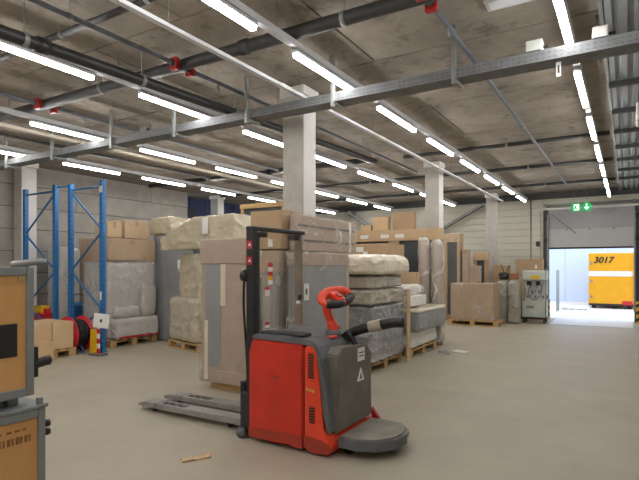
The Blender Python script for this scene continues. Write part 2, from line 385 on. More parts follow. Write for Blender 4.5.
# ------------------------------------------------------------------ outside
yd = box('ground_yard', -14, 10, Y1 + .31, 44, -.25, -.012, M_yard, bev=0); struct(yd)
lv = box('daylight_spill_plate', -1.9, .12, Y1 - 1.7, Y1 + .28, .0005, .012, mat('daylight_spill_tone', 'd4d6dc', .45, .05, 3), bev=.002); tag(lv, 'pale dock plate added as daylight spill on the floor under the open door', 'dock plate')  # pale plate added to imitate daylight spilling in across the floor
ew = thing('exterior_building', 'pale blue building wall standing beyond the yard outside the dock door', 'building', (0, 26.5, 0))
for k in range(8): box('wall_panel', -9 + k * 1.62, -9 + k * 1.62 + 1.6, 0, .2, -.012, 5.5, M_ext, ew, .01)
ct = thing('container', 'yellow freight container numbered 3017 standing outside the dock door', 'container', (-.55, 23.2, 0))
box('shell', -.78, .95, -.6, 2.4, .12, 2.14, M_conty, ct, .02)
box('white_band', -.775, .945, -.612, -.6, 1.24, 1.44, M_white, ct, .002)
for x in (.7,): box('door_bar', x, x + .03, -.64, -.613, .2, 2.05, M_conty, ct)
for x in (-.6, .1, .6): tube('foot', [(x, -.45, -.012), (x, -.45, .14)], .08, M_rubber, ct)
box('red_marker', .36, .74, -.63, -.613, .15, .3, M_redl, ct); box('sill', -.77, .94, -.615, -.6, .1, .18, M_rubber, ct)
for x in (-.72, .84):
    for z in (.4, 1.0, 1.7): box('hinge', x, x + .08, -.63, -.613, z, z + .1, M_steel, ct)
text('number', '3017', .33, M_black, ct, (-.28, -.618, 1.86), (math.radians(90), 0, 0), shear=.25, bold=.008)
fc = thing('wire_fence', 'thin wire mesh fence panel just outside the dock door', 'fence', (-2.2, 20.2, -.012))
for k in range(4): tube('fence_post', [(0, -.1 + k * .25, 0), (0, -.1 + k * .25, 1.5)], .012, M_steel, fc, 8)
for k in range(5): tube('fence_wire', [(0, -.1, .2 + k * .3), (0, .65, .2 + k * .3)], .008, M_steel, fc, 6)
soft_me = soft_mesh('sheet', (.9, .6, .12), r=.05, amp=.04, freq=5, n=14)
tag(link('plastic_sheet', soft_me, M_whitew, None, (-1.75, 21.6, -.012)), 'crumpled white plastic sheet on the yard outside the dock door', 'sheet')

# ------------------------------------------------------------------ ceiling services
ORD = ['first', 'second', 'third', 'fourth', 'fifth', 'sixth', 'seventh', 'eighth', 'ninth', 'tenth', 'eleventh', 'twelfth']
ROWN = {0: 'in the row leading to the dock door', 1: 'in the row above the stacker', 2: 'in the row above the tall cartons', 3: 'in the row between drain pipe and rack', 4: 'in the row above the blue rack'}
SX = [-.44, -2.62, -4.74, -6.95, -9.12]
bmf = bmesh.new(); bm_box(bmf, -.034, .034, -.625, .625, .02, .05, .005); me_body = finish(bmf, 'housing')
bmf = bmesh.new(); bm_box(bmf, -.026, .026, -.615, .615, -.016, .02, .008); me_diff = finish(bmf, 'diffuser')
bmf = bmesh.new(); bm_box(bmf, -.02, .02, -.03, .03, .05, .064, 0); me_clip = finish(bmf, 'clip')
for i, sx in enumerate(SX):
    rl = thing('lighting_rail', 'pale trunking rail for lamps ' + ROWN[i], 'light rail', (sx, 0, 0), 0, 'lamp trunking rails')
    box('rail', -.032, .032, -5.8, 16.35, 3.615, 3.675, M_rail, rl, .004)
    for k in range(7):
        y = 1.2 + k * 2.4
        tube('hanger_rod', [(0, y, 3.675), (0, y, CZ + .004)], .005, M_steel, rl, 6)
    for k in range(-5, 7):
        yc = 4.505 + 1.83 * k
        if i == 4 and k == -5: continue
        n = ORD[6 - k]
        t = thing('batten_lamp', f'{n} lit batten from the far wall {ROWN[i]}', 'lamp', (sx, yc, 3.55), 0, 'lit LED battens')
        link('housing', me_body, M_rail, t); link('diffuser', me_diff, M_lamp, t); link('clip', me_clip, M_steel, t, (0, .45, 0)); link('clip', me_clip, M_steel, t, (0, -.45, 0))

def pipe(name, pts, r, m, label, cat='pipe', hang=(), couplings=(), group='ceiling pipes'):
    o = Vector(pts[0]); t = thing(name, label, cat, o, 0, group)
    tube('pipe_run', [Vector(p) - o for p in pts], r, m, t, 14)
    for p in hang:
        p = Vector(p) - o
        top = CZ + .004 - o.z
        tube('hanger_rod', [(p.x, p.y, p.z + r), (p.x, p.y, top)], .006, M_steel, t, 6)
        d = (Vector(pts[-1]) - Vector(pts[0])).normalized()
        tube('pipe_clip', [p - d * .02, p + d * .02], r + .008, M_steel, t, 14)
    for p in couplings:
        p = Vector(p) - o; d = (Vector(pts[-1]) - Vector(pts[0])).normalized()
        tube('coupling', [p - d * .05, p + d * .05], r + .013, m, t, 14)
    return t
YM, ZM = 3.88, 3.75
pipe('sprinkler_main', [(-11.3, YM, ZM), (3.5, YM, ZM)], .062, M_main, 'thick dark sprinkler main crossing the ceiling with red couplings', hang=[(-9.6, YM, ZM), (-5.4, YM, ZM), (-2.1, YM, ZM)], couplings=[(-7.8, YM, ZM), (-3.2, YM, ZM)])
pipe('thin_pipe', [(-11.3, 2.87, 3.815), (3.5, 2.87, 3.815)], .03, M_main, 'thin dark pipe crossing the ceiling nearest the camera', hang=[(-4.6, 2.87, 3.815), (-3.4, 2.87, 3.815)])
def drain_z(y): return 3.47 + (y - 1.5) * .0285
pipe('drain_pipe', [(-4.3, y, drain_z(y)) for y in (-1, 1.5, 3.5, 5.5, 7.5, 9.1)] + [(-4.305, 9.22, 3.70), (-4.34, 9.28, 3.715)], .055, M_blackp, 'black plastic drain pipe sloping along the ceiling to an elbow',
     hang=[(-4.3, y, drain_z(y)) for y in (2.35, 3.55, 5.0, 6.6)], couplings=[(-4.3, 2.5, drain_z(2.5)), (-4.3, 5.2, drain_z(5.2))])
pipe('drain_pipe', [(-4.42, 9.33, 3.765), (-4.6, 9.34, 3.77), (-11.0, 9.34, 3.775)], .055, M_blackp, 'black drain pipe crossing the ceiling from the elbow towards the block wall', couplings=[(-7, 9.34, 3.772)])
def branch(x, y0, y1, label, far=None):
    t = pipe('sprinkler_branch', [(x, y0, 3.73), (x, y1, 3.73)], .024, M_pipe, label, hang=[(x, y, 3.73) for y in (2.6, 5.6, 8.2, 11.2) if y0 < y < y1])
    for dx, dy in ((0, -.1), (0, .1)):
        box('red_clamp', dx - .05, dx + .05, YM - y0 + dy * 1.1 - .028, YM - y0 + dy * 1.1 + .028, -.07, .06, M_redv, t, .01)
    tube('valve', [(.0, YM - y0 - .16, -.0), (.0, YM - y0 + .16, -.0)], .036, M_main, t)
    tube('sprinkler_head', [(0, YM - y0 + .55, -.02), (0, YM - y0 + .55, -.09)], [.012, .02], M_steel, t, 8)
    return t
branch(-4.06, .2, 10.9, 'grey sprinkler branch with red clamps running just beside the black drain pipe')
branch(-1.36, 3.7, 14.6, 'grey sprinkler branch starting at red clamps and running towards the dock wall')
branch(-6.58, 1.0, 9.1, 'grey sprinkler branch crossing the main between the two middle light rows')
branch(-8.6, 1.4, 9.1, 'grey sprinkler branch whose red clamp sits above the blue rack')
for y, l in ((9.75, 'dark pipe crossing the ceiling above the mattress pallets'), (12.15, 'dark pipe crossing the ceiling beyond the middle column'), (14.9, 'dark pipe crossing the ceiling nearest the dock wall')):
    pipe('cross_pipe', [(-11 if y > 10 else -3.9, y, 3.835), (-.26, y, 3.835)], .038, M_main, l, hang=[(-5.8 if y > 10 else -3.0, y, 3.835), (-1.9, y, 3.835)])
cd = thing('cable_conduit', 'slim pale cable conduit running along the ceiling past the white columns', 'conduit', (-3.3, 0, 3.6), 0, 'ceiling pipes')
box('duct', -.03, .03, -3, 16.3, 0, .035, M_rail, cd)
for k in range(8): tube('hanger_rod', [(0, 1 + k * 2, .035), (0, 1 + k * 2, CZ + .004 - 3.6)], .004, M_steel, cd, 6)
for k in range(6): box('joint_sleeve', -.033, .033, 2 + k * 2.6, 2.2 + k * 2.6, -.003, .038, M_white, cd)
bt = thing('ceiling_batten', 'long pale batten along the ceiling beside the row above the rack', 'batten', (-7.72, 0, 3.62), 0, 'ceiling pipes')
box('strip', -.05, .05, -1, 10.8, 0, .05, mat('ceiling_strip', 'bdb3a4', .7, .06), bt)
for k in range(5): tube('hanger_rod', [(0, .5 + k * 2.3, .05), (0, .5 + k * 2.3, CZ + .004 - 3.62)], .005, M_steel, bt, 6)
# perforated cable tray
ty0, ty1, tz = 4.84, 5.06, 3.41
tr = thing('cable_tray', 'galvanised perforated cable tray crossing under the lights', 'cable tray', (0, ty0, tz))
box('tray_base', -11.4, .35, 0, ty1 - ty0, 0, .004, M_tray, tr, 0)
for y in (0, ty1 - ty0 - .004): box('tray_side', -11.4, .35, y, y + .004, .0045, .1, M_tray, tr, 0)
bm = bmesh.new()
for k in range(150):
    x = -7.4 + k * .05
    bm_box(bm, x, x + .025, -.0012, -.0002, .02, .03); bm_box(bm, x, x + .025, -.0012, -.0002, .06, .07)
o = link('slots', finish(bm, 'slots'), M_slot, tr); o['kind'] = 'stuff'
for k, x in enumerate((-9.4, -8.0, -6.5, -5.2, -3.95, -2.75, -1.42, .2)):
    box('hanger_strut', x - .02, x + .02, -.045, -.005, -.07, CZ - .12 - tz + .12, M_steel, tr); box('strut_foot', x - .02, x + .02, -.04, ty1 - ty0, -.04, -.004, M_steel, tr)
for k in range(4): tube('cable', [(-11.3, .05 + k * .035, .018), (-6, .055 + k * .033, .018), (.3, .05 + k * .034, .018)], .012, M_black if k % 2 else M_pipe, tr, 8)
jb = thing('junction_drum', 'round grey junction drum sitting on the cable tray near the rack', 'junction box', (-5.95, 4.95, tz + .105))
lathe('drum', [(.055, 0), (.06, .01), (.06, .085), (.05, .1)], M_steel, jb); box('mounting_plate', -.05, .05, -.125, .125, -.004, .0, M_steel, jb, 0); tube('gland', [(.05, 0, .05), (.1, 0, .05)], .015, M_black, jb)
def jbox(x, label, m, w=.1):
    t = thing('junction_box', label, 'junction box', (x, 4.95, tz + .105)); box('box_body', -w, w, -.06, .06, 0, .12, m, t, .008); box('lid', -w * .9, w * .9, -.066, -.06, .012, .108, m, t); box('mounting_plate', -w, w, -.125, .125, -.004, .0, M_steel, t, 0); tube('gland', [(w, 0, .06), (w + .05, 0, .06)], .014, M_black, t)
jbox(-.2, 'white junction box on the cable tray between the light row and steel deck', M_white, .06); jbox(-.72, 'beige junction box on the cable tray just before the light row', M_mach, .07)
kt = thing('hanging_tag', 'small pale tag with a dark slot hanging under the cable tray', 'tag', (-.52, 4.9, tz - .012)); box('card', -.02, .02, -.003, .003, -.13, 0, M_label, kt); box('slot', -.008, .008, -.0042, -.003, -.1, -.03, M_ink, kt, 0)
sp = thing('alarm_sounder', 'small white and red sounder beside the steel deck edge', 'alarm', (-.245, 5.3, CZ - .22)); tube('sounder_body', [(0, 0, .02), (0, 0, .226)], .012, M_steel, sp); lathe('white_cap', [(.03, 0), (.04, .02), (.04, .06), (.02, .08)], M_white, sp); lathe('red_lens', [(.02, -.06), (.035, -.04), (.035, 0)], M_redv, sp)
def unit_heater(loc, label):
    t = thing('ceiling_unit', label, 'ceiling unit', loc); box('casing', -.18, .18, -.2, .2, 0, .24, M_white, t, .02); box('grille', -.15, .15, -.212, -.2, .03, .2, M_steel, t); tube('rod', [(0, 0, .24), (0, 0, CZ - .05 - loc[2])], .01, M_steel, t)
unit_heater((.27, 7.9, 3.48), 'white boxed unit hanging below the steel deck')
vl = thing('ceiling_vent', 'small pale access plate on the concrete ceiling left of the dock light row', 'ceiling plate', (-.86, 4.55, CZ - .035)); box('plate', -.2, .2, -.1, .1, 0, .035, M_leaf, vl); box('rim', -.17, .17, -.07, .07, -.006, 0, M_rail, vl)
# exit sign
ex = thing('exit_sign', 'green escape route sign with arrow hanging before the dock door', 'sign', (-1.14, 16.4, 3.2))
box('sign_pictogram', -.27, -.03, -.02, .02, 0, .24, M_exit, ex); box('door_symbol', -.2, -.06, -.024, -.021, .03, .21, M_exitw, ex, 0)
fig = [(-.19, .05), (-.17, .05), (-.15, .1), (-.13, .05), (-.11, .05), (-.135, .13), (-.12, .16), (-.15, .17), (-.18, .13)]
prism('running_figure', fig, 'y', -.028, -.0245, M_exit, ex)
pts = [(.13 + .14 * math.cos(a), .12 + .14 * math.sin(a)) for a in [math.pi / 8 + k * math.pi / 4 for k in range(8)]]
prism('sign_arrow_plate', pts, 'y', -.02, .02, M_exit, ex)
prism('arrow', [(.115, .21), (.145, .21), (.145, .1), (.19, .13), (.19, .095), (.13, .03), (.07, .095), (.07, .13), (.115, .1)], 'y', -.026, -.021, M_exitw, ex)
for x in (-.2, .13): tube('wire', [(x, 0, .22), (x, 0, CZ + .004 - 3.2)], .004, M_steel, ex, 6)

# ------------------------------------------------------------------ goods helpers
PAL = {}
def pallet(x, y, w, d, label, rz=0, group='wooden pallets', h=.14):
    """euro-style pallet: boards along local x, centre x,y"""
    t = thing('pallet', label, 'pallet', (x, y, 0), rz, group)
    def part(n, x0, x1, y0, y1, z0, z1): box(n, x0, x1, y0, y1, z0, z1, M_wood, t, .003)
    for k in range(5):
        yy = -d / 2 + k * (d - .12) / 4; part('deck_board', -w / 2, w / 2, yy, yy + .12, h - .022, h)
    for k in range(3):
        xx = -w / 2 + k * (w - .12) / 2; part('stringer_board', xx, xx + .12, -d / 2, d / 2, h - .043, h - .0225)
        for j in range(3):
            yy = -d / 2 + j * (d - .13) / 2; part('block', xx, xx + .12, yy, yy + .13, .0225, h - .0435)
    for k in range(3):
        yy = -d / 2 + k * (d - .12) / 2; part('bottom_board', -w / 2, w / 2, yy, yy + .12, 0, .022)
    return t
def carton(x0, x1, y0, y1, z0, z1, label, m=None, tape='x', lab=None, film=None, group='cardboard cartons', name='carton', rz=0):
    """cardboard box: base-centred body, closed flaps, tape, paper labels lab=[(face,u,v,w,h)]"""
    t = thing(name, label, 'box', ((x0 + x1) / 2, (y0 + y1) / 2, z0), rz, group); w, d, h = (x1 - x0) / 2, (y1 - y0) / 2, z1 - z0; m = m or M_card
    box('box_body', -w, w, -d, d, 0, h - .008, m, t, .006)
    if tape == 'x':
        box('flap', -w + .002, w - .002, -d + .002, -.003, h - .0078, h - .002, m, t, .002); box('flap', -w + .002, w - .002, .003, d - .002, h - .0078, h - .002, m, t, .002)
        box('tape', -w - .0012, w + .0012, -.03, .03, h - .0019, h, M_tape, t, 0); box('tape_end', w, w + .0015, -.03, .03, h - .12, h - .002, M_tape, t, 0)
    else:
        box('flap', -w + .002, -.003, -d + .002, d - .002, h - .0078, h - .002, m, t, .002); box('flap', .003, w - .002, -d + .002, d - .002, h - .0078, h - .002, m, t, .002)
        box('tape', -.03, .03, -d - .0012, d + .0012, h - .0019, h, M_tape, t, 0); box('tape_end', -.03, .03, -d - .0015, -d, h - .12, h - .002, M_tape, t, 0)
    for f, u, v, lw, lh in (lab or ()):
        if f == 'y': box('paper_label', u - lw / 2, u + lw / 2, -d - .004, -d - .0005, v - lh / 2, v + lh / 2, M_label, t, 0)
        else: box('paper_label', w + .0005, w + .004, u - lw / 2, u + lw / 2, v - lh / 2, v + lh / 2, M_label, t, 0)
    if film: link('plastic_film', soft_mesh('film', (2 * w + .035, 2 * d + .035, h + .012), r=.03, amp=.007, freq=7, seed=x0, n=22), film, t)
    return t

# ------------------------------------------------------------------ crates at the near left
def ply_crate(x1, y1, z0, z1, label, lower):
    t = thing('framed_crate', label, 'crate', (x1, y1, z0)); W, D, h = .75, .95, z1 - z0
    box('ply_panel', -W + .02, -.012, -D + .02, -.02, .03, h - .03, M_ply, t)
    for yy in (-D, -.045): box('corner_post', -.045, 0, yy, yy + .045, 0, h, M_frame, t, .006); box('corner_post', -W, -W + .045, yy, yy + .045, 0, h, M_frame, t, .006)
    for zz in (0, h - .05): box('frame_rail', -.046, .002, -D + .046, -.046, zz, zz + .05, M_frame, t, .005); box('frame_rail', -W + .046, -.046, -.046, .002, zz, zz + .05, M_frame, t, .005); box('frame_rail', -W + .046, -.046, -D - .002, -D + .046, zz, zz + .05, M_frame, t, .005)
    return t
c1 = ply_crate(-2.96, 1.745, .12, .77, 'lower of the two stacked plywood crates in grey metal frames', True)
for k in range(4): box('wheel_fork', (-.1, -.1, -.7, -.7)[k], (-.04, -.04, -.64, -.64)[k], (-.12, -.88, -.12, -.88)[k], (-.06, -.82, -.06, -.82)[k], -.06, 0, M_frame, c1); tube('caster_wheel', [((-.09, -.09, -.69, -.69)[k], (-.09, -.85, -.09, -.85)[k], -.068), ((-.05, -.05, -.65, -.65)[k], (-.09, -.85, -.09, -.85)[k], -.068)], .052, M_rubber, c1)
box('lid_rim', -.74, .01, -.94, .012, .65, .672, M_frame, c1, .006)
box('stacking_stud', -.03, 0, -.045, -.015, .672, .71, M_frame, c1)
tube('latch_knob', [(-.02, .002, .545), (-.02, .03, .545)], .022, M_black, c1); tube('latch_knob', [(-.02, .002, .495), (-.02, .03, .495)], .022, M_black, c1)
M_faded = mat('faded_print', '8a6238', .8, .2, 20)
for j in range(7): box('stencil_mark', -.0118, -.0108, -.40 + j * .045, -.40 + j * .045 + (.03 if j % 3 else .02), .54, .552, M_faded, c1, 0)
for j in range(12): box('stencil_mark', -.0118, -.0108, -.36 + j * .024, -.36 + j * .024 + (.012 if j % 2 else .017), .47, .51, M_faded, c1, 0)
c2 = ply_crate(-3.0, 1.70, .845, 1.6, 'upper of the two stacked plywood crates, grey metal frame and black sign', False)
box('black_sign', -.0115, -.006, -.5, -.095, .24, .43, M_black, c2); 
for k in range(4): box('support_foot', (-.12, -.12, -.7, -.7)[k], (-.06, -.06, -.64, -.64)[k], (-.12, -.88, -.12, -.88)[k], (-.06, -.82, -.06, -.82)[k], -.053, 0, M_frame, c2)
tube('grip_tube', curve_pts([(-.2, -.02, .77), (-.05, -.01, .78), (-.01, .02, .785), (.0, .065, .785)]), .02, M_frame, c2)
tube('side_handle', curve_pts([(-.04, .005, .17), (-.02, .06, .185), (-.01, .08, .19), (-.01, .095, .19)]), .03, M_black, c2); box('handle_bracket', -.05, -.01, .003, .03, .1, .28, M_black, c2)
box('wood_wedge', -.044, -.005, -.09, -.047, .67, .705, M_wood, c2)

# ------------------------------------------------------------------ pallet stacker
S = thing('pallet_stacker', 'red electric pallet stacker with black mast and standing platform', 'stacker', (-2.55, 4.1, 0))
ox, oy = -2.55, 4.1
def L(p): return (p[0] - ox, p[1] - oy, p[2])
# red chassis: two side profile panels in x,z
yN, yF = 3.665 - oy, 4.47 - oy
prism('battery_cover', [(-2.985 - ox, .05), (-2.985 - ox, .78), (-2.965 - ox, .80), (-2.955 - ox, .935), (-2.39 - ox, .925), (-2.39 - ox, .035), (-2.5 - ox, .035), (-2.53 - ox, .065), (-2.75 - ox, .055), (-2.8 - ox, .04)], 'y', yN, yF, M_red, S, .014)
prism('motor_cover', [(-2.378 - ox, .035), (-2.378 - ox, .92), (-2.31 - ox, .925), (-2.265 - ox, .87), (-2.225 - ox, .6), (-2.2 - ox, .35), (-2.195 - ox, .22), (-2.13 - ox, .17), (-2.105 - ox, .11), (-2.13 - ox, .025), (-2.3 - ox, .015)], 'y', yN, yF, M_orange, S, .014)
prism('worn_skirt', [(-2.98 - ox, .046), (-2.98 - ox, .135), (-2.395 - ox, .145), (-2.395 - ox, .04), (-2.5 - ox, .037), (-2.53 - ox, .068), (-2.75 - ox, .058), (-2.8 - ox, .043)], 'y', yN - .004, yN + .001, M_redd, S)
prism('worn_skirt', [(-2.375 - ox, .06), (-2.375 - ox, .16), (-2.2 - ox, .14), (-2.115 - ox, .11), (-2.135 - ox, .03), (-2.3 - ox, .02)], 'y', yN - .004, yN + .001, M_redd, S)
box('panel_seam', -2.3895 - ox, -2.3785 - ox, yN + .012, yF - .012, .06, .915, M_black, S, 0)
tube('jacking_hole', [L((-2.6, 3.68, .12)), L((-2.6, 3.692, .12))], .015, M_black, S)
hd = prism('hood', [(-2.97 - ox, .937), (-2.95 - ox, .985), (-2.6 - ox, .99), (-2.36 - ox, .975), (-2.27 - ox, .93), (-2.22 - ox, .83), (-2.15 - ox, .45), (-2.12 - ox, .2), (-2.17 - ox, .2), (-2.2 - ox, .36), (-2.235 - ox, .62), (-2.275 - ox, .885), (-2.32 - ox, .937)], 'y', yN + .02, yF - .005, M_hood, S, .012)
box('hood_pad', -2.9 - ox, -2.42 - ox, yN + .06, yN + .2, .985, 1.01, M_black, S, .01); box('red_button', -2.52 - ox, -2.44 - ox, .28, .33, .99, 1.02, M_redv, S, .01); box('red_latch', -2.335 - ox, -2.27 - ox, -.1, -.03, .955, .975, M_orange, S, .006)
for zc, n_, x_ in ((.76, 9, -2.30), (.345, 6, -2.29)):
    vt = box('vent', x_ - .035 - ox, x_ + .025 - ox, yN - .003, yN - .001, zc - n_ * .012, zc + n_ * .012, M_redd, S, 0)
    for k in range(n_): box('louvre', x_ - .032 - ox + .004 * (k % 1), x_ + .022 - ox, yN - .008, yN - .003, zc - n_ * .012 + k * .0235 + .004, zc - n_ * .012 + k * .0235 + .014, M_black, vt, 0)
for z in (.875, .2): tube('bolt', [L((-2.35, 3.682, z)), L((-2.35, 3.692, z))], .009, M_black, S)
M_gold = mat('gold_mark', 'd9a050', .5, .05)
for x0, x1, z in ((-2.355, -2.335, .555), (-2.325, -2.30, .55), (-2.295, -2.27, .545)): box('model_mark', x0 - ox, x1 - ox, yN - .004, yN - .001, z - .012, z + .012, M_gold, S, 0)
box('emblem', -2.72 - ox, -2.64 - ox, yN - .003, yN - .001, .61, .635, M_redd, S, 0)
# rear operator panel with stickers
rp = prism('rear_panel', [(3.76 - oy, .19), (4.43 - oy, .19), (4.42 - oy, .8), (4.34 - oy, .87), (3.86 - oy, .9), (3.79 - oy, .84)], 'x', -2.24 - ox, -2.1 - ox, M_rear, S, .012)
box('white_sticker', -2.099 - ox, -2.096 - ox, .03, .17, .74, .86, M_label, rp, 0)
box('sticker_print', -2.096 - ox, -2.0945 - ox, .05, .15, .78, .79, M_ink, rp, 0); box('sticker_print', -2.096 - ox, -2.0945 - ox, .05, .15, .81, .82, M_ink, rp, 0)
prism('warning_triangle', [(.02, .56), (.16, .56), (.09, .68)], 'x', -2.099 - ox, -2.096 - ox, M_label, rp); prism('triangle_mark', [(.06, .575), (.12, .575), (.09, .64)], 'x', -2.096 - ox, -2.0945 - ox, M_rear, rp)
# platform
pl = [(-2.1, 3.78), (-1.92, 3.77), (-1.78, 3.83), (-1.67, 3.98), (-1.645, 4.15), (-1.68, 4.33), (-1.78, 4.44), (-2.1, 4.46)]
prism('platform', [(a - ox, b - oy) for a, b in pl], 'z', .085, .145, M_fork, S, .01); prism('platform_mat', [(-2.1 - ox + (a + 2.1) * .95, (b - 4.12) * .94 + .02) for a, b in pl], 'z', .146, .162, M_plat, S, .005)
prism('platform_edge', [(a - ox, b - oy) for a, b in [(-2.1, 3.765), (-1.91, 3.755), (-1.77, 3.82), (-1.655, 3.975), (-1.63, 4.15), (-1.645, 4.15), (-1.67, 3.98), (-1.78, 3.83), (-1.92, 3.77), (-2.1, 3.78)]], 'z', .075, .155, M_hood, S)
tube('drive_wheel', [L((-2.35, 3.95, .11)), L((-2.35, 4.25, .11))], .11, M_rubber, S, 24); tube('caster_wheel', [L((-2.05, 3.86, .05)), L((-2.05, 3.9, .05))], .05, M_rubber, S); tube('caster_wheel', [L((-2.05, 4.33, .05)), L((-2.05, 4.37, .05))], .05, M_rubber, S)
prism('side_gusset', [(-2.1 - ox, .16), (-2.1 - ox, .26), (-2.02 - ox, .16)], 'y', 4.42 - oy, 4.46 - oy, M_redv, S)
# mast
M_farm = mat('mast_worn', '8a7c6d', .6, .2, 8)
mx = -3.03
for yy, w in ((3.74, .06), (4.55, .03)):
    box('mast_upright', mx - .045 - ox, mx + .045 - ox, yy - oy, yy + w - oy, .06, 1.95, M_black if yy < 4 else M_farm, S, .006)
box('inner_channel', mx - .03 - ox, mx + .03 - ox, 3.815 - oy, 3.855 - oy, .1, 1.93, M_blackp, S, .005)
box('mast_crossbar', mx - .05 - ox, mx + .05 - ox, 3.735 - oy, 4.62 - oy, 1.945, 1.985, M_black, S, .012); box('crossbar_bracket', mx - .03 - ox, mx + .05 - ox, 4.4 - oy, 4.5 - oy, 1.88, 1.934, M_black, S); box('crossbar_bracket', mx - .03 - ox, mx + .05 - ox, 3.86 - oy, 3.95 - oy, 1.885, 1.934, M_black, S)
for z in (.5,): box('mast_tie', mx - .05 - ox, mx - .02 - ox, 3.8 - oy, 4.53 - oy, z - .03, z + .03, M_black, S)
tube('lift_cylinder', [L((mx, 3.9, .1)), L((mx, 3.9, 1.5))], .018, M_steel, S)
tube('pulley', [L((mx - .1, 3.77, 1.52)), L((mx - .047, 3.77, 1.52))], .06, M_black, S, 20); tube('hose', curve_pts([L((mx - .1, 3.78, 1.55)), L((mx - .14, 3.82, 1.2)), L((mx - .09, 3.8, .8)), L((mx - .07, 3.8, .4))]), .012, M_black, S, 8)
for z in (1.77, 1.62): 
    a = box('mast_sticker', mx - .03 - ox, mx + .025 - ox, 3.736 - oy, 3.7395 - oy, z, z + .075, M_redl, S, 0); prism('arrow_mark', [(mx - .02 - ox, z + .02), (mx - ox, z + .06), (mx + .02 - ox, z + .02), (mx - ox, z + .035)], 'y', 3.7345 - oy, 3.736 - oy, M_label, a)
# clear guard screen with stickers
m_scr = bpy.data.materials.new('guard_screen'); m_scr.use_nodes = True; n_, l_ = m_scr.node_tree.nodes, m_scr.node_tree.links
tb = n_.new('ShaderNodeBsdfTransparent'); tb.inputs[0].default_value = (.93, .93, .92, 1); gb = n_.new('ShaderNodeBsdfPrincipled'); gb.inputs['Base Color'].default_value = lin('9a958c'); gb.inputs['Roughness'].default_value = .15; mxs = n_.new('ShaderNodeMixShader')
mxs.inputs[0].default_value = .07; l_.new(tb.outputs[0], mxs.inputs[1]); l_.new(gb.outputs[0], mxs.inputs[2]); l_.new(mxs.outputs[0], n_['Material Output'].inputs[0])
sc = box('guard_screen', mx + .05 - ox, mx + .054 - ox, 3.8 - oy, 4.56 - oy, 1.0, 1.93, m_scr, S, 0)
def stick(y, z, h, kinds):
    for k, mm in enumerate(kinds): box('screen_sticker', mx + .055 - ox, mx + .058 - ox, y - oy, y + .07 - oy, z - (k + 1) * h, z - k * h, mm, sc, 0)
stick(3.95, 1.87, .075, [M_label]); stick(3.95, 1.64, .042, [M_redl, M_label, M_redl, M_yell, M_label]); stick(3.90, 1.41, .03, [M_redl, M_label, M_label]); stick(3.90, 1.07, .028, [M_redl, M_label])
box('screen_sticker', mx + .055 - ox, mx + .058 - ox, 4.44 - oy, 4.51 - oy, 1.21, 1.245, M_label, sc, 0); box('screen_catch', mx + .055 - ox, mx + .075 - ox, 4.47 - oy, 4.52 - oy, 1.25, 1.31, M_rubber, sc)
# fork carriage and forks
box('fork_carriage', -3.2 - ox, -3.135 - ox, 3.8 - oy, 4.45 - oy, .06, .5, M_black, S, .01); box('support_leg_bracket', -3.13 - ox, -3.0 - ox, 3.73 - oy, 3.79 - oy, .02, .42, M_blackp, S, .01)
tube('leg_wheel', [L((-3.1, 3.68, .05)), L((-3.1, 3.725, .05))], .048, M_hood, S)
for yy in (3.83, 4.2):
    fk = prism('fork', [(-4.72 - ox, .05), (-4.70 - ox, .075), (-4.62 - ox, .1), (-3.14 - ox, .115), (-3.14 - ox, .055), (-4.4 - ox, .05)], 'y', yy - oy, yy + .18 - oy, M_fork, S, .008)
    for k in range(3):
        for x_, w_, y_, h_ in ((0, .09, .0, .02), (0, .025, .0, .075), (.06, .03, .03, .05)): box('fork_mark', -4.36 + k * .115 + x_ - ox, -4.36 + k * .115 + x_ + w_ - ox, yy + .05 + y_ - oy, yy + .05 + y_ + h_ - oy, .1035 + k * .001, .108 + k * .001, M_ink, fk, 0)
    box('tip_joint', -4.43 - ox, -4.425 - ox, yy - .001 - oy, yy + .181 - oy, .05, .104, M_ink, fk, 0); tube('load_roller', [(-4.5 - ox, yy + .05 - oy, .035), (-4.5 - ox, yy + .13 - oy, .035)], .033, M_rubber, fk); tube('load_roller', [(-3.4 - ox, yy + .05 - oy, .035), (-3.4 - ox, yy + .13 - oy, .035)], .033, M_rubber, fk)
# tiller
tl = lathe('tiller_base', [(.075, 0), (.075, .025), (.06, .05), (.045, .07)], M_hood, S, L((-2.36, 4.14, .965)))
tube('tiller_neck', curve_pts([L((-2.35, 4.14, .98)), L((-2.37, 4.13, 1.08)), L((-2.41, 4.12, 1.18)), L((-2.41, 4.12, 1.27))]), [.055] * 4 + [.05] * 5 + [.04] * 8 + [.045] * 8, M_orange, S, 14)
def ring_mesh(name, pts, r, seg=10):
    bm = bmesh.new(); n = len(pts); P = [Vector(p) for p in pts]; rings = []
    for i in range(n):
        d = (P[(i + 1) % n] - P[i - 1]).normalized(); up = Vector((0, 0, 1)); b = d.cross(up).normalized(); rr = r(i / n) if callable(r) else r
        rings.append([bm.verts.new(P[i] + (b * math.cos(t) + up * math.sin(t)) * rr) for t in [2 * math.pi * k / seg for k in range(seg)]])
    for i in range(n):
        for k in range(seg): bm.faces.new((rings[i][k], rings[(i + 1) % n][k], rings[(i + 1) % n][(k + 1) % seg], rings[i][(k + 1) % seg]))
    return finish(bm, name, True)
hp = [(.095 * math.cos(a) - .01, .18 * math.sin(a), 0) for a in [k * math.pi / 16 for k in range(32)]]
HR = (math.radians(14), math.radians(28), math.radians(-8)); HL = L((-2.31, 4.13, 1.31))
th = link('tiller_head', ring_mesh('tiller_head', hp, lambda t: .03 + .022 * max(0, -math.cos(2 * math.pi * t))), M_orange, S, HL); th.rotation_euler = HR
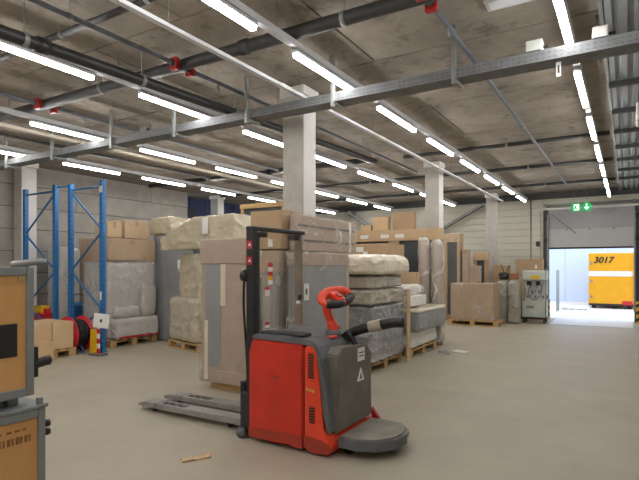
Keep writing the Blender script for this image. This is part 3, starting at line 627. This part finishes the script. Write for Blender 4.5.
for sy in (-1, 1):
    gp = [(.095 * math.cos(a) - .01, .18 * math.sin(a), .0) for a in [sy * (.05 + k * .145) for k in range(9)]]
    tube('grip', gp, .036, M_black, th, 10)
prism('hand_panel', [(-.09, -.05), (.07, -.04), (.085, 0), (.07, .04), (-.09, .05)], 'z', -.03, .035, M_orange, th, .01)
for sy in (-1, 1): lathe('thumb_wheel', [(.03, 0), (.034, .008), (.03, .016)], M_black, th, (.035, sy * .085, .0)); 
box('switch_cap', -.02, .04, -.025, .025, .036, .05, M_redv, th, .006)
# folding side arm
arm = [L((-2.37, 4.30, .86)), L((-2.30, 4.33, .95)), L((-2.16, 4.36, 1.01)), L((-2.02, 4.38, 1.045))]
tube('side_arm', curve_pts(arm), .046, M_black, S, 12); tube('arm_sleeve', curve_pts([L((-2.1, 4.365, 1.03)), L((-1.98, 4.385, 1.06))]), .052, M_taupe, S, 12); tube('arm_pad', curve_pts([L((-1.975, 4.385, 1.06)), L((-1.87, 4.4, 1.085)), L((-1.76, 4.41, 1.09))]), .05, M_black, S, 12)
prism('arm_bracket', [(-2.36 - ox, .93), (-2.2 - ox, .9), (-2.12 - ox, .8), (-2.1 - ox, .7), (-2.2 - ox, .93), (-2.25 - ox, 1.0)], 'y', 4.2 - oy, 4.27 - oy, M_black, S)

# ------------------------------------------------------------------ goods around the first column
# tall carton in front of the column, on wooden runners
t = thing('tall_wrapped_carton', 'tall film-wrapped cardboard carton with grey panel and white strips beside the stacker forks', 'box', (-4.43, 5.25, 0), 0, 'tall wrapped goods')
for yy in (-.22, .12): box('runner', -.3, .3, yy, yy + .1, 0, .09, M_wood, t)
box('lower_body', -.42, .36, -.27, .27, .0905, 1.64, M_cardk, t, .006); box('cap', -.44, .38, -.285, .285, 1.641, 1.96, M_cardk, t, .008)
box('grey_panel', -.35, -.09, -.278, -.2705, .3, 1.635, M_mat, t, .002); box('white_strip', -.085, 0, -.279, -.2705, 1.1, 1.635, M_cream, t, .002); box('white_strip', -.36, -.3, -.285, -.2785, .12, .9, M_cream, t, .002); box('base_band', -.43, .37, -.283, -.2705, .092, .25, M_cardk, t, .002)
link('plastic_film', soft_mesh('film', (.86, .62, 1.88), r=.03, amp=.008, freq=5, seed=2, n=30), M_filmk, t, (-.03, 0, .0905))
# cabinet behind the mast
t = thing('wrapped_cabinet', 'grey-brown film-wrapped cabinet seen through the mast screen', 'cabinet', (-3.77, 5.1, 0), 0, 'tall wrapped goods')
M_cab = mat('cabinet_taupe', '8f857b', .5, .08, 3); M_cabl = mat('cabinet_light', 'a69b90', .5, .08, 3)
box('plinth', -.2, .22, -.2, .2, 0, .08, M_wood, t); box('carcass', -.22, .24, -.21, .21, .0805, 1.54, M_cab, t, .006); box('door_panel', -.2, .13, -.218, -.2105, .12, 1.5, M_cabl, t, .003); box('edge_strip', .13, .22, -.218, -.2105, .12, 1.5, M_mat, t, .003); box('cardboard_top', -.23, .25, -.215, .215, 1.541, 1.79, M_card, t, .006); box('handle_mark', -.05, .02, -.226, -.2185, .5, 1.0, M_mat, t, .003); box('paper_label', -.1, -.02, -.222, -.216, 1.68, 1.76, M_label, t, 0)
link('plastic_film', soft_mesh('film', (.5, .45, 1.72), r=.02, amp=.007, freq=6, seed=5, n=28), M_film, t, (.01, 0, .08))
# grey wrapped panels along the aisle side
t = thing('flat_bundle', 'grey film-wrapped panels standing on edge behind the red tiller', 'panels', (-3.385, 5.6, 0), 0, 'tall wrapped goods')
box('runner', -.06, .06, -.6, .6, 0, .1, M_wood, t)
for k in range(3): box('panel', -.068 + k * .045, -.068 + k * .045 + .043, -.62, .62, .1005, 1.62, M_mat, t, .006)
box('cardboard_top', -.075, .075, -.64, .64, 1.621, 1.775, M_cardk, t, .006); box('corner_strip', .069, .075, .55, .64, .11, 1.62, M_cardk, t, .002); box('paper_label', .077, .08, -.5, -.39, 1.2, 1.4, M_label, t, 0); box('label_print', .0802, .081, -.47, -.43, 1.27, 1.34, M_ink, t, 0)
link('plastic_film', soft_mesh('film', (.172, 1.31, 1.69), r=.02, amp=.006, freq=6, seed=8, n=36), M_film, t, (0, 0, .1))
# upper boxes
carton(-3.96, -3.5, 4.9, 5.3, 1.815, 2.28, 'brown cardboard carton on top of the wrapped cabinet behind the mast crossbar', M_card, 'x')
t = thing('flat_carton', 'long flat carton with two dark straps beside the thick column', 'box', (-3.41, 5.72, 1.79), 0, 'cardboard cartons')
box('box_body', -.045, .06, -.7, .78, .005, .44, M_cardk, t, .006)
for z in (.12, .3): box('strap', .06, .0645, -.69, .77, z, z + .025, M_dtape, t, 0)
box('end_tape', .06, .0655, .6, .66, .01, .43, M_whitew, t, 0)
link('plastic_film', soft_mesh('film', (.125, 1.51, .448), r=.02, amp=.006, freq=6, seed=11, n=24), M_film, t, (.008, .04, 0))

# ------------------------------------------------------------------ mattress pile one
pallet(-3.8, 7.5, 1.0, 1.34, 'pallet under the tall pile of wrapped mattresses')
G = 'wrapped mattresses in the tall pile'
def wrapped(name, x0, x1, y0, y1, z0, z1, m, label, cat, group=None, seed=1, amp=.02, freq=6, r=.06, bulge=0, film=None, n=40, shape=None, stretch=(1, 1, 1), rz=0):
    t = thing(name, label, cat, ((x0 + x1) / 2, (y0 + y1) / 2, z0), rz, group)
    link('wrapped_body', soft_mesh(name, (x1 - x0, y1 - y0, z1 - z0), r=r, amp=amp, freq=freq, seed=seed, n=n, bulge=bulge, shape=shape, stretch=stretch), m, t)
    if film: link('plastic_film', soft_mesh('film', (x1 - x0 + .03, y1 - y0 + .03, z1 - z0 + .01), r=r, amp=amp * 1.3, freq=freq * 1.2, seed=seed + 3, n=n, bulge=bulge, shape=shape), film, t)
    return t
wrapped('wrapped_cushion', -4.3, -3.27, 6.84, 8.17, .15, .62, M_silver, 'silver film-wrapped cushion block at the bottom of the tall pile', 'mattress', G, 1, .026, 5, .04, film=M_filmk)
wrapped('wrapped_cushion', -4.3, -3.25, 6.85, 8.18, .645, 1.0, M_dwrap, 'dark grey film-wrapped mattress second from the bottom of the tall pile', 'mattress', G, 2, .022, 4.5, .04, film=M_filmk)
wrapped('wrapped_cushion', -4.3, -3.27, 6.85, 8.2, 1.025, 1.25, M_taupe, 'taupe film-wrapped mattress in the middle of the tall pile', 'mattress', G, 3, .02, 4.5, .04, film=M_filmk)
wrapped('wrapped_cushion', -4.3, -3.3, 6.87, 8.16, 1.275, 1.46, M_taupe, 'thin taupe mattress directly under the cream mattress', 'mattress', G, 4, .018, 4.5, .035, film=M_filmk)
wrapped('wrapped_mattress', -4.35, -3.2, 6.78, 8.2, 1.485, 1.76, M_cream, 'cream wrapped mattress bulging on top of the tall pile', 'mattress', G, 5, .026, 3.2, .07, .03)
cp = box('edge_protector', -3.19, -3.17, 8.08, 8.22, .02, 1.2, M_cardp, None, .003); tag(cp, 'upright cardboard edge protector leaning on the end of the tall pile', 'cardboard strip')
# grey papers on pile ends
# pile two
pallet(-3.75, 9.2, .95, 1.4, 'pallet with pale blocks under the white boxes and grey mattress')
wrapped('wrapped_block', -4.1, -3.28, 8.55, 9.95, .15, .44, M_whitew, 'white wrapped block on the pallet under the grey mattress', 'mattress', None, 6, .008, 5, .03)
gm = wrapped('wrapped_mattress', -4.1, -3.12, 8.45, 10.0, .455, .8, M_mat, 'thick grey mattress with pale top in clear film', 'mattress', None, 7, .01, 5, .05, film=M_film)
soft('pale_top', -.5, .5, -.785, .785, .335, .4, M_cream, gm, r=.03, amp=.008, freq=3, n=24)
wrapped('white_carton', -4.0, -3.3, 8.55, 9.4, .885, 1.08, M_whitew, 'white box lying on the grey mattress', 'box', None, 8, .006, 5, .02)
wrapped('white_bundle', -3.9, -3.35, 8.6, 9.3, 1.09, 1.26, M_whitew, 'crumpled white plastic bundle on the white box', 'bundle', None, 9, .04, 4, .07)
carton(-3.95, -3.6, 9.5, 9.85, .89, 1.5, 'small upright tan carton behind the white plastic bundle', M_cardp, 'x')
# stack behind
wrapped('wrapped_block', -5.2, -4.25, 9.0, 9.95, 0, 1.72, M_gwrap, 'tall grey wrapped block behind the white bundle', 'furniture', None, 12, .012, 4, .05)
carton(-5.15, -3.95, 9.05, 9.9, 1.745, 2.06, 'wide cardboard carton with white labels behind the cream mattress', M_card, 'x', [('y', .0, .2, .16, .1), ('y', .12, .13, .1, .06)])
# window crate
t = thing('window_crate', 'wide cardboard-edged window crate with dark panes in front of the middle column', 'crate', (-4.42, 10.5, 0), 0, 'packed window frames')
box('runner', -1.0, 1.0, -.05, .07, 0, .1, M_wood, t)
for x0, x1 in ((-1.06, -.92), (-.12, .12), (.86, 1.08)): box('upright', x0, x1, -.07, .1, .1005, 2.17, M_card, t)
box('top_edge', -1.06, 1.08, -.08, .11, 2.171, 2.42, M_cardp, t, .008); box('bottom_edge', -.919, .859, -.06, .09, .1005, .3, M_card, t)
for x0, x1 in ((-.918, -.122), (.122, .858)): box('pane', x0, x1, 0, .04, .301, 2.17, M_glass, t, .002)
for x in (-.8, -.3, .05): box('paper_label', x, x + .2, -.085, -.0805, 2.24, 2.32, M_label, t, 0)
for x, l, s in ((-3.64, 'taller of the two plastic-wrapped upright rolls below the middle column', 1), (-3.36, 'shorter of the two plastic-wrapped upright rolls below the middle column', 2)):
    t = thing('wrapped_roll', l, 'roll', (x, 10.24, 0), 0, 'upright wrapped rolls')
    tube('roll_core', [(0, 0, 0), (0, 0, 2.26 - .06 * s)], .1, M_cardk, t, 20)
    link('plastic_film', soft_mesh('film', (.25, .25, 2.3 - .06 * s), r=.12, amp=.012, freq=6, seed=s + 20, n=22), M_filmw, t)
# small boxes on top of the crate
carton(-4.93, -4.55, 10.44, 10.6, 2.425, 2.72, 'tan box on the window crate, middle-sized of three', M_cardp, 'x')
carton(-4.45, -3.95, 10.44, 10.6, 2.425, 2.8, 'largest orange-brown box standing on the window crate', M_card, 'x')
carton(-5.22, -4.97, 10.44, 10.6, 2.425, 2.55, 'smallest low tan box on the window crate', M_cardp, 'x')
# ------------------------------------------------------------------ goods further down the aisle
def packed_door(x0, x1, y, d, h, label, mpan=M_glass, film=None):
    t = thing('packed_door', label, 'crate', ((x0 + x1) / 2, y, 0), 0, 'packed door frames'); w = (x1 - x0) / 2
    box('upright', -w, -w + .09, 0, d, 0, h - .25, M_card, t); box('upright', w - .09, w, 0, d, 0, h - .25, M_card, t); box('top_edge', -w - .01, w + .01, -.01, d + .01, h - .249, h, M_cardp, t, .006); box('bottom_edge', -w + .0905, w - .0905, 0, d, 0, .15, M_card, t); box('pane', -w + .0905, w - .0905, d * .4, d * .7, .151, h - .25, mpan, t, .002)
    if film: link('plastic_film', soft_mesh('film', (2 * w + .05, d + .06, h + .01), r=.02, amp=.01, freq=5, seed=h, n=24), film, t, (0, d / 2, 0))
packed_door(-4.78, -4.3, 15.2, .3, 2.6, 'tall narrow packed door with a cardboard top beyond the middle column', film=M_filmk)
t = carton(-4.23, -4.06, 15.2, 15.5, 0, 2.12, 'slim upright pinkish carton between the packed doors', M_cardk, 'y')
packed_door(-4.03, -3.62, 15.72, .15, 2.05, 'lower packed door with a teal-dark pane before the slim column', mat('teal_pane', '4a5b60', .2, .1))
carton(-3.72, -3.45, 14.05, 14.3, 1.185, 1.64, 'small pinkish box standing on the wrapped pallet load', M_cardk, 'x')
pallet(-3.63, 14.45, 1.34, .9, 'pallet under the film-wrapped cardboard load near the dock')
carton(-4.22, -3.08, 14.02, 14.88, .145, 1.15, 'film-wrapped cardboard pallet load near the dock door', M_card, 'x', film=M_film)
wrapped('wrapped_sack', -3.26, -2.97, 15.3, 15.7, 0, 1.2, M_bag, 'upright grey sack beside the wrapped pallet load', 'sack', 'upright sacks', 31, .02, 4, .07)
wrapped('wrapped_sack', -2.9, -2.63, 15.05, 15.45, 0, 1.22, M_bag, 'upright grey sack beside the wheeled machine', 'sack', 'upright sacks', 32, .025, 4, .09)
pallet(-3.24, 16.05, .52, .55, 'pallet standing under the carton stack by the dock wall', group='wooden pallets')
carton(-3.5, -3.02, 15.85, 16.25, .145, .82, 'lowest orange-brown carton of the stack behind the grey sacks', M_card, 'x'); carton(-3.49, -3.03, 15.86, 16.24, .825, 1.3, 'middle orange-brown carton of the stack behind the grey sacks', M_card, 'x'); carton(-3.48, -3.05, 15.87, 16.23, 1.305, 1.66, 'topmost orange-brown carton of the stack behind the grey sacks', M_card, 'x')
carton(-2.98, -2.1, 16.45, 16.75, .0, 1.3, 'big lower carton against the dock wall behind the wheeled machine', M_cardp, 'x'); carton(-2.95, -1.98 - .2, 16.45, 16.75, 1.305, 1.84, 'wide carton near eye level against the dock wall behind the machine', M_card, 'x', [('y', .2, .3, .06, .12)])
t = thing('tool_bundle', 'black tool bundle with sticks lying on the grey sacks', 'tools', (-3.1, 15.5, 1.23)); soft('bag', -.13, .13, -.1, .1, 0, .2, M_black, t, r=.06, amp=.02, n=12); tube('stick', [(0, 0, .1), (.16, .02, .42)], .012, M_black, t, 8); tube('stick', [(.05, .02, .1), (-.1, .05, .45)], .012, M_black, t, 8)
carton(-2.87, -2.66, 15.1, 15.4, 1.25, 1.42, 'small reddish-brown carton on the sack beside the machine', mat('red_carton', '9c6a4e', .8, .1), 'x')
# wheeled machine
t = thing('wheeled_machine', 'pale green wheeled machine with hoses, caster base and yellow label', 'machine', (-2.28, 15.75, 0))
for x in (-.3, .24):
    for y in (-.22, .22): tube('caster_wheel', [(x, y, .06), (x + .04, y, .06)], .06, M_rubber, t)
box('base_frame', -.34, .34, -.27, .27, .122, .17, M_black, t); box('tank', -.31, .31, -.24, .24, .171, .62, M_mach, t, .02); box('back_plate', -.31, .31, .1, .24, .621, 1.22, M_label, t, .01); box('control_head', -.32, .32, -.2, .24, 1.221, 1.5, M_mach, t, .03); box('yellow_label', -.1, .14, -.206, -.2005, 1.26, 1.36, M_yell, t, 0)
for x in (-.14, .1): box('black_switch', x - .06, x + .05, -.21, -.08, 1.08, 1.2, M_black, t, .01)
for x in (-.33, .31): tube('side_rail', [(x, -.24, .172), (x, -.24, 1.56), (x, .2, 1.56), (x, .2, .172)], .014, M_steel, t, 8)
tube('hose', curve_pts([(-.1, -.12, 1.1), (-.16, -.2, .85), (.0, -.26, .68), (.16, -.22, .8), (.2, -.15, 1.1)]), .018, M_pipe, t, 8); tube('hose', curve_pts([(.08, -.12, 1.1), (.02, -.22, .9), (-.2, -.2, .75), (-.26, -.1, 1.0)]), .015, M_steel, t, 8)
for k in range(5): box('valve_block', -.24 + k * .1, -.18 + k * .1, .06, .099, .7 + (k % 2) * .15, .78 + (k % 2) * .15, M_steel, t)
box('tank_lid', -.2, .0, -.26, -.241, .42, .5, M_steel, t); tube('hand_wheel', [(.32, -.1, .75), (.36, -.1, .75)], .06, M_steel, t)

# ------------------------------------------------------------------ goods at the back left
# tall wooden glass crate behind
t = thing('glass_crate', 'tall wooden-framed crate with grey pane rising behind the wrapped goods', 'crate', (-6.6, 8.55, 0), 0, 'packed window frames')
box('pane', -.5, .5, .03, .08, .1, 2.84, M_glass, t)
for x0, x1 in ((-.58, -.501), (.501, .58)): box('upright', x0, x1, 0, .16, 0, 2.85, M_wood, t)
box('top_edge', -.6, .6, -.01, .5, 2.851, 2.95, M_wood, t); box('bottom_edge', -.5, .5, 0, .16, 0, .099, M_wood, t); box('back_prop', -.05, .05, .42, .5, 0, 2.85, M_wood, t)
# wardrobe under the wedge bundle
wrapped('wrapped_wardrobe', -6.4, -5.7, 7.15, 7.8, 0, 1.92, M_gwrap, 'grey wrapped wardrobe mostly hidden behind the tall carton', 'furniture', None, 14, .01, 4, .04)
# armchair stack on pallet
pr = math.radians(-14)
pallet(-7.28, 7.45, 1.2, .8, 'pallet under the tan wrapped armchair', pr)
t = thing('wrapped_armchair', 'tan film-wrapped armchair standing upright on a pallet', 'armchair', (-7.28, 7.45, .145), pr, 'wrapped seats')
soft('seat_block', -.58, .45, -.38, .36, 0, .85, M_tan, t, r=.1, amp=.03, freq=2.6, seed=3, n=36); soft('backrest', -.33, .45, -.3, .36, .75, 1.72, M_tan, t, r=.08, amp=.03, freq=2.6, seed=6, n=36); box('paper_label', -.3, -.2, -.345, -.338, 1.42, 1.6, M_label, t, 0)
link('plastic_film', soft_mesh('film', (1.05, .8, .9), r=.12, amp=.02, freq=3, seed=9, n=30), M_film, t, (-.07, -.01, 0))
t = thing('wedge_bundle', 'tan wrapped wedge-shaped bundle lying on the armchair and wardrobe', 'bundle', (-6.95, 7.42, 1.93), pr * .5, 'wrapped seats')
def wedge(p, half):
    # left end low, right end tall
    k = min(1, max(0, (p.x + half.x) / (half.x * .95))); top = .42 + .58 * k
    p.z = -half.z + (p.z + half.z) * top; return p
link('wrapped_body', soft_mesh('wedge', (2.2, .85, .62), r=.04, amp=.02, freq=2.6, seed=4, n=44, shape=wedge), M_tan, t); box('paper_label', .28, .44, -.47, -.462, .28, .58, M_label, t, 0)
# tall grey mattress with tan cap
t = thing('upright_mattress', 'tall grey mattress standing upright with a tan wrapped top', 'mattress', (-8.75, 8.1, 0), 0, 'wrapped seats')
soft('mattress_body', -.2, .22, -.42, .42, 0, 2.3, M_mat, t, r=.06, amp=.008, freq=4, n=24); soft('wrapped_cap', -.28, .42, -.45, .5, 2.3, 2.68, M_tan, t, r=.06, amp=.03, freq=2.6, seed=3, n=24)
# sofa on pallet with carton cap
pallet(-9.2, 7.03, .95, 1.15, 'pallet under the grey wrapped sofa beside the rack')
t = thing('wrapped_sofa', 'grey film-wrapped sofa stood on end beside the blue rack', 'sofa', (-9.2, 7.03, .145), 0, 'wrapped seats')
soft('backrest', -.45, .36, -.55, .57, 0, 1.56, M_gwrap, t, r=.06, amp=.016, freq=4, seed=1, n=34); soft('seat', .1, .56, -.5, .58, 0, .42, M_gwrap, t, r=.09, amp=.016, freq=5, seed=2, n=24); soft('cushion', .12, .48, -.48, .15, .42, .66, M_gwrap, t, r=.1, amp=.02, freq=5, seed=3, n=20); soft('armrest', .15, .48, .2, .58, .42, 1.1, M_gwrap, t, r=.1, amp=.02, freq=4, seed=4, n=24)
link('plastic_film', soft_mesh('film', (.92, 1.2, 1.57), r=.07, amp=.02, freq=5, seed=9, n=30), M_film, t, (-.02, .01, 0))
box('red_strap', .56, .566, -.45, .55, .02, .06, M_redv, t, 0)
carton(-9.66, -8.8, 6.46, 7.62, 1.735, 2.18, 'long carton lying on top of the grey wrapped sofa', M_card, 'x', film=M_filmk)
carton(-9.3, -8.9, 6.5, 6.84, 2.2, 2.52, 'small wrapped box on the sofa carton next to the blue upright', M_cardp, 'x', film=M_filmk); carton(-9.35, -8.88, 6.9, 7.5, 2.2, 2.58, 'larger wrapped box on the sofa carton next to the tall mattress', M_cardp, 'x', film=M_filmk)
# wrapped furniture behind the rack
wrapped('wrapped_board', -11.2, -10.65, 6.62, 7.1, 0, 2.05, M_gwrap, 'pale wrapped upright furniture behind the rack next to the block wall', 'furniture', None, 15, .012, 4, .08, film=M_filmk)
t = wrapped('wrapped_board', -10.95, -10.45, 7.25, 7.7, 0, 2.26, M_cardp, 'tan wrapped upright board behind the rack beside the sofa', 'furniture', None, 16, .01, 4, .05, film=M_film)

# ------------------------------------------------------------------ pallet rack end frames
def upright_frame(x0, x1, y, h, start, label):
    t = thing('storage_rack', label, 'rack', (x0, y, 0), 0, 'blue rack end frames'); w = x1 - x0
    for x in (0, w):
        u = box('upright', x - .045, x + .045, -.04, .04, .008, h, M_blue, t, .004); box('foot_plate', x - .07, x + .07, -.06, .06, 0, .0075, M_blue, t, 0)
        bm = bmesh.new()
        for k in range(int(h / .09)):
            z = .06 + k * .09; bm_box(bm, x + .0452, x + .0458, -.025, -.01, z, z + .045); bm_box(bm, x - .02, x - .005, -.0408, -.0402, z, z + .045)
        o = link('slots', finish(bm, 'slots'), M_ink, u); o['kind'] = 'stuff'
    bar('brace', (.0, 0, h - .12), (w, 0, h - .12), .035, .035, M_brace, t)
    zs = [h - .15, h - .95, h - 1.72, h - 2.46, .3]; side = start
    for a, b in zip(zs, zs[1:]):
        bar('brace', (side * w, 0, a), ((1 - side) * w, 0, b), .03, .03, M_brace, t); side = 1 - side
    return t
f2 = upright_frame(-9.45, -8.46, 6.08, 3.24, 0, 'blue rack end frame beside the wrapped sofa')
box('paper_label', .99 - .044, .99 + .044, -.0445, -.041, 3.0, 3.12, M_cream, f2, 0); box('paper_label', .99 - .03, .99 + .03, -.0445, -.041, .98, 1.14, M_label, f2, 0)
f1 = upright_frame(-10.92, -9.84, 6.0, 3.24, 1, 'blue rack end frame next to the block wall')
bar('frame_tie', (1.08, 0, 3.2), (1.42, .07, 3.2), .03, .03, M_brace, f1)
# yellow guard and sign at the rack foot
t = thing('rack_guard', 'yellow steel guard at the foot of the blue rack upright', 'guard', (-8.47, 5.93, 0)); prism('guard_plate', [(-.1, 0), (.08, 0), (.06, .44), (-.07, .44)], 'y', -.05, .0, M_yell, t, .006); box('guard_side', -.1, -.07, 0, .08, 0, .4, M_yell, t)
t = thing('warning_stick', 'red and white striped stick with a white sheet on a grey foot plate', 'barrier post', (-8.22, 5.82, 0)); box('foot_plate', -.14, .14, -.1, .1, 0, .03, M_hood, t)
for k in range(6): box('stripe', -.03, .03, -.015, .015, .0305 + k * .09, .03 + (k + 1) * .09, M_redl if k % 2 == 0 else M_label, t, .002)
a = box('white_sheet', -.14, .14, -.03, -.017, .5, .76, M_label, t, .002); box('sheet_mark', -.02, .02, -.032, -.0305, .6, .66, M_ink, a, 0); a.rotation_euler = (0, .1, .5)
# reel
t = thing('cable_reel', 'red cable reel with dark cable standing at the rack foot', 'cable reel', (-8.93, 5.665, .34))
for y in (0, .3): tube('flange', [(0, y, 0), (0, y + .025, 0)], .335, M_redl, t, 40)
tube('cable_winding', [(0, .026, 0), (0, .299, 0)], .26, M_rubber, t, 32); tube('hub', [(0, -.02, 0), (0, 0, 0)], .05, M_black, t)
for k in range(4):
    bm = bmesh.new(); y = .05 + k * .065
    P = [(.265 * math.cos(a), y, .265 * math.sin(a)) for a in [i * math.pi / 14 for i in range(29)]]; bm_tube(bm, P, .014, 6); link('cable_turn', finish(bm, 'cable_turn', True), M_black, t)
tube('loose_cable', curve_pts([(.2, .15, -.2), (.27, .15, -.29), (.31, .1, -.325), (.33, .03, -.325)]), .012, M_bin, t, 8)
# bin
t = thing('blue_bin', 'blue plastic bin with a wire handle behind the cable reel', 'bin', (-10.03, 6.75, 0)); lathe('bin_body', [(.2, 0), (.22, .02), (.28, .76), (.31, .77), (.31, .83), (.28, .83), (.26, .7)], M_bin, t)
tube('wire_handle', curve_pts([(-.29, -.1, .8), (-.24, -.12, .98), (-.05, -.14, 1.02), (0.05, -.14, 1.02), (.24, -.12, .98), (.29, -.1, .8)]), .01, M_black, t, 8)
t = thing('tool_crate', 'red crate on the floor behind the rack next to the block wall', 'crate', (-10.92, 6.37, 0)); box('crate_body', -.25, .25, -.16, .16, 0, .55, M_redl, t, .02); box('rim', -.26, .26, -.17, .17, .55, .6, M_redl, t)
t = thing('tool_case', 'small yellow case with a red handle on the red crate', 'case', (-10.92, 6.37, .602)); box('case_body', -.2, .1, -.1, .1, 0, .12, M_yell, t, .02); box('handle', .105, .2, -.05, .05, 0, .1, M_redl, t, .01); box('case_lid', -.2, .1, -.1, .1, .121, .15, M_yell, t)
# cartons on pallet before the rack
pallet(-9.02, 5.22, .84, .82, 'pallet carrying three cartons in front of the blue rack')
carton(-9.42, -8.64, 4.83, 5.2, .145, .62, 'big cardboard carton on the rack-side pallet, nearer the plywood crates', M_cardp, 'y'); carton(-9.4, -8.63, 5.21, 5.6, .145, .62, 'big cardboard carton on the rack-side pallet, nearer the cable reel', M_cardp, 'y')
carton(-8.585, -8.34, 4.72, 5.05, 0, .34, 'small low carton on the floor beside the rack-side pallet', M_cardp, 'y')

# ------------------------------------------------------------------ litter
def scrap(x, y, w, d, m, label, seed):
    o = link('litter', soft_mesh('litter', (w, d, .016), r=.007, amp=.012, freq=14, seed=seed, n=12), m, None, (x, y, 0)); tag(o, label, 'litter', 'litter on the floor'); o.rotation_euler = (0, 0, seed)
scrap(-3.08, 3.1, .24, .08, M_cardp, 'torn strip of pale paper on the floor in front of the forks', 1)
scrap(-2.95, 9.35, .4, .18, M_filmw, 'clear film scrap on the floor beside the grey mattress pallet', 2)
scrap(-2.7, 9.55, .25, .2, M_whitew, 'small white film scrap lying out on the open floor', 3)
scrap(-.72, 3.8, .035, .02, M_ink, 'tiny dark scrap alone on the open floor', 4)
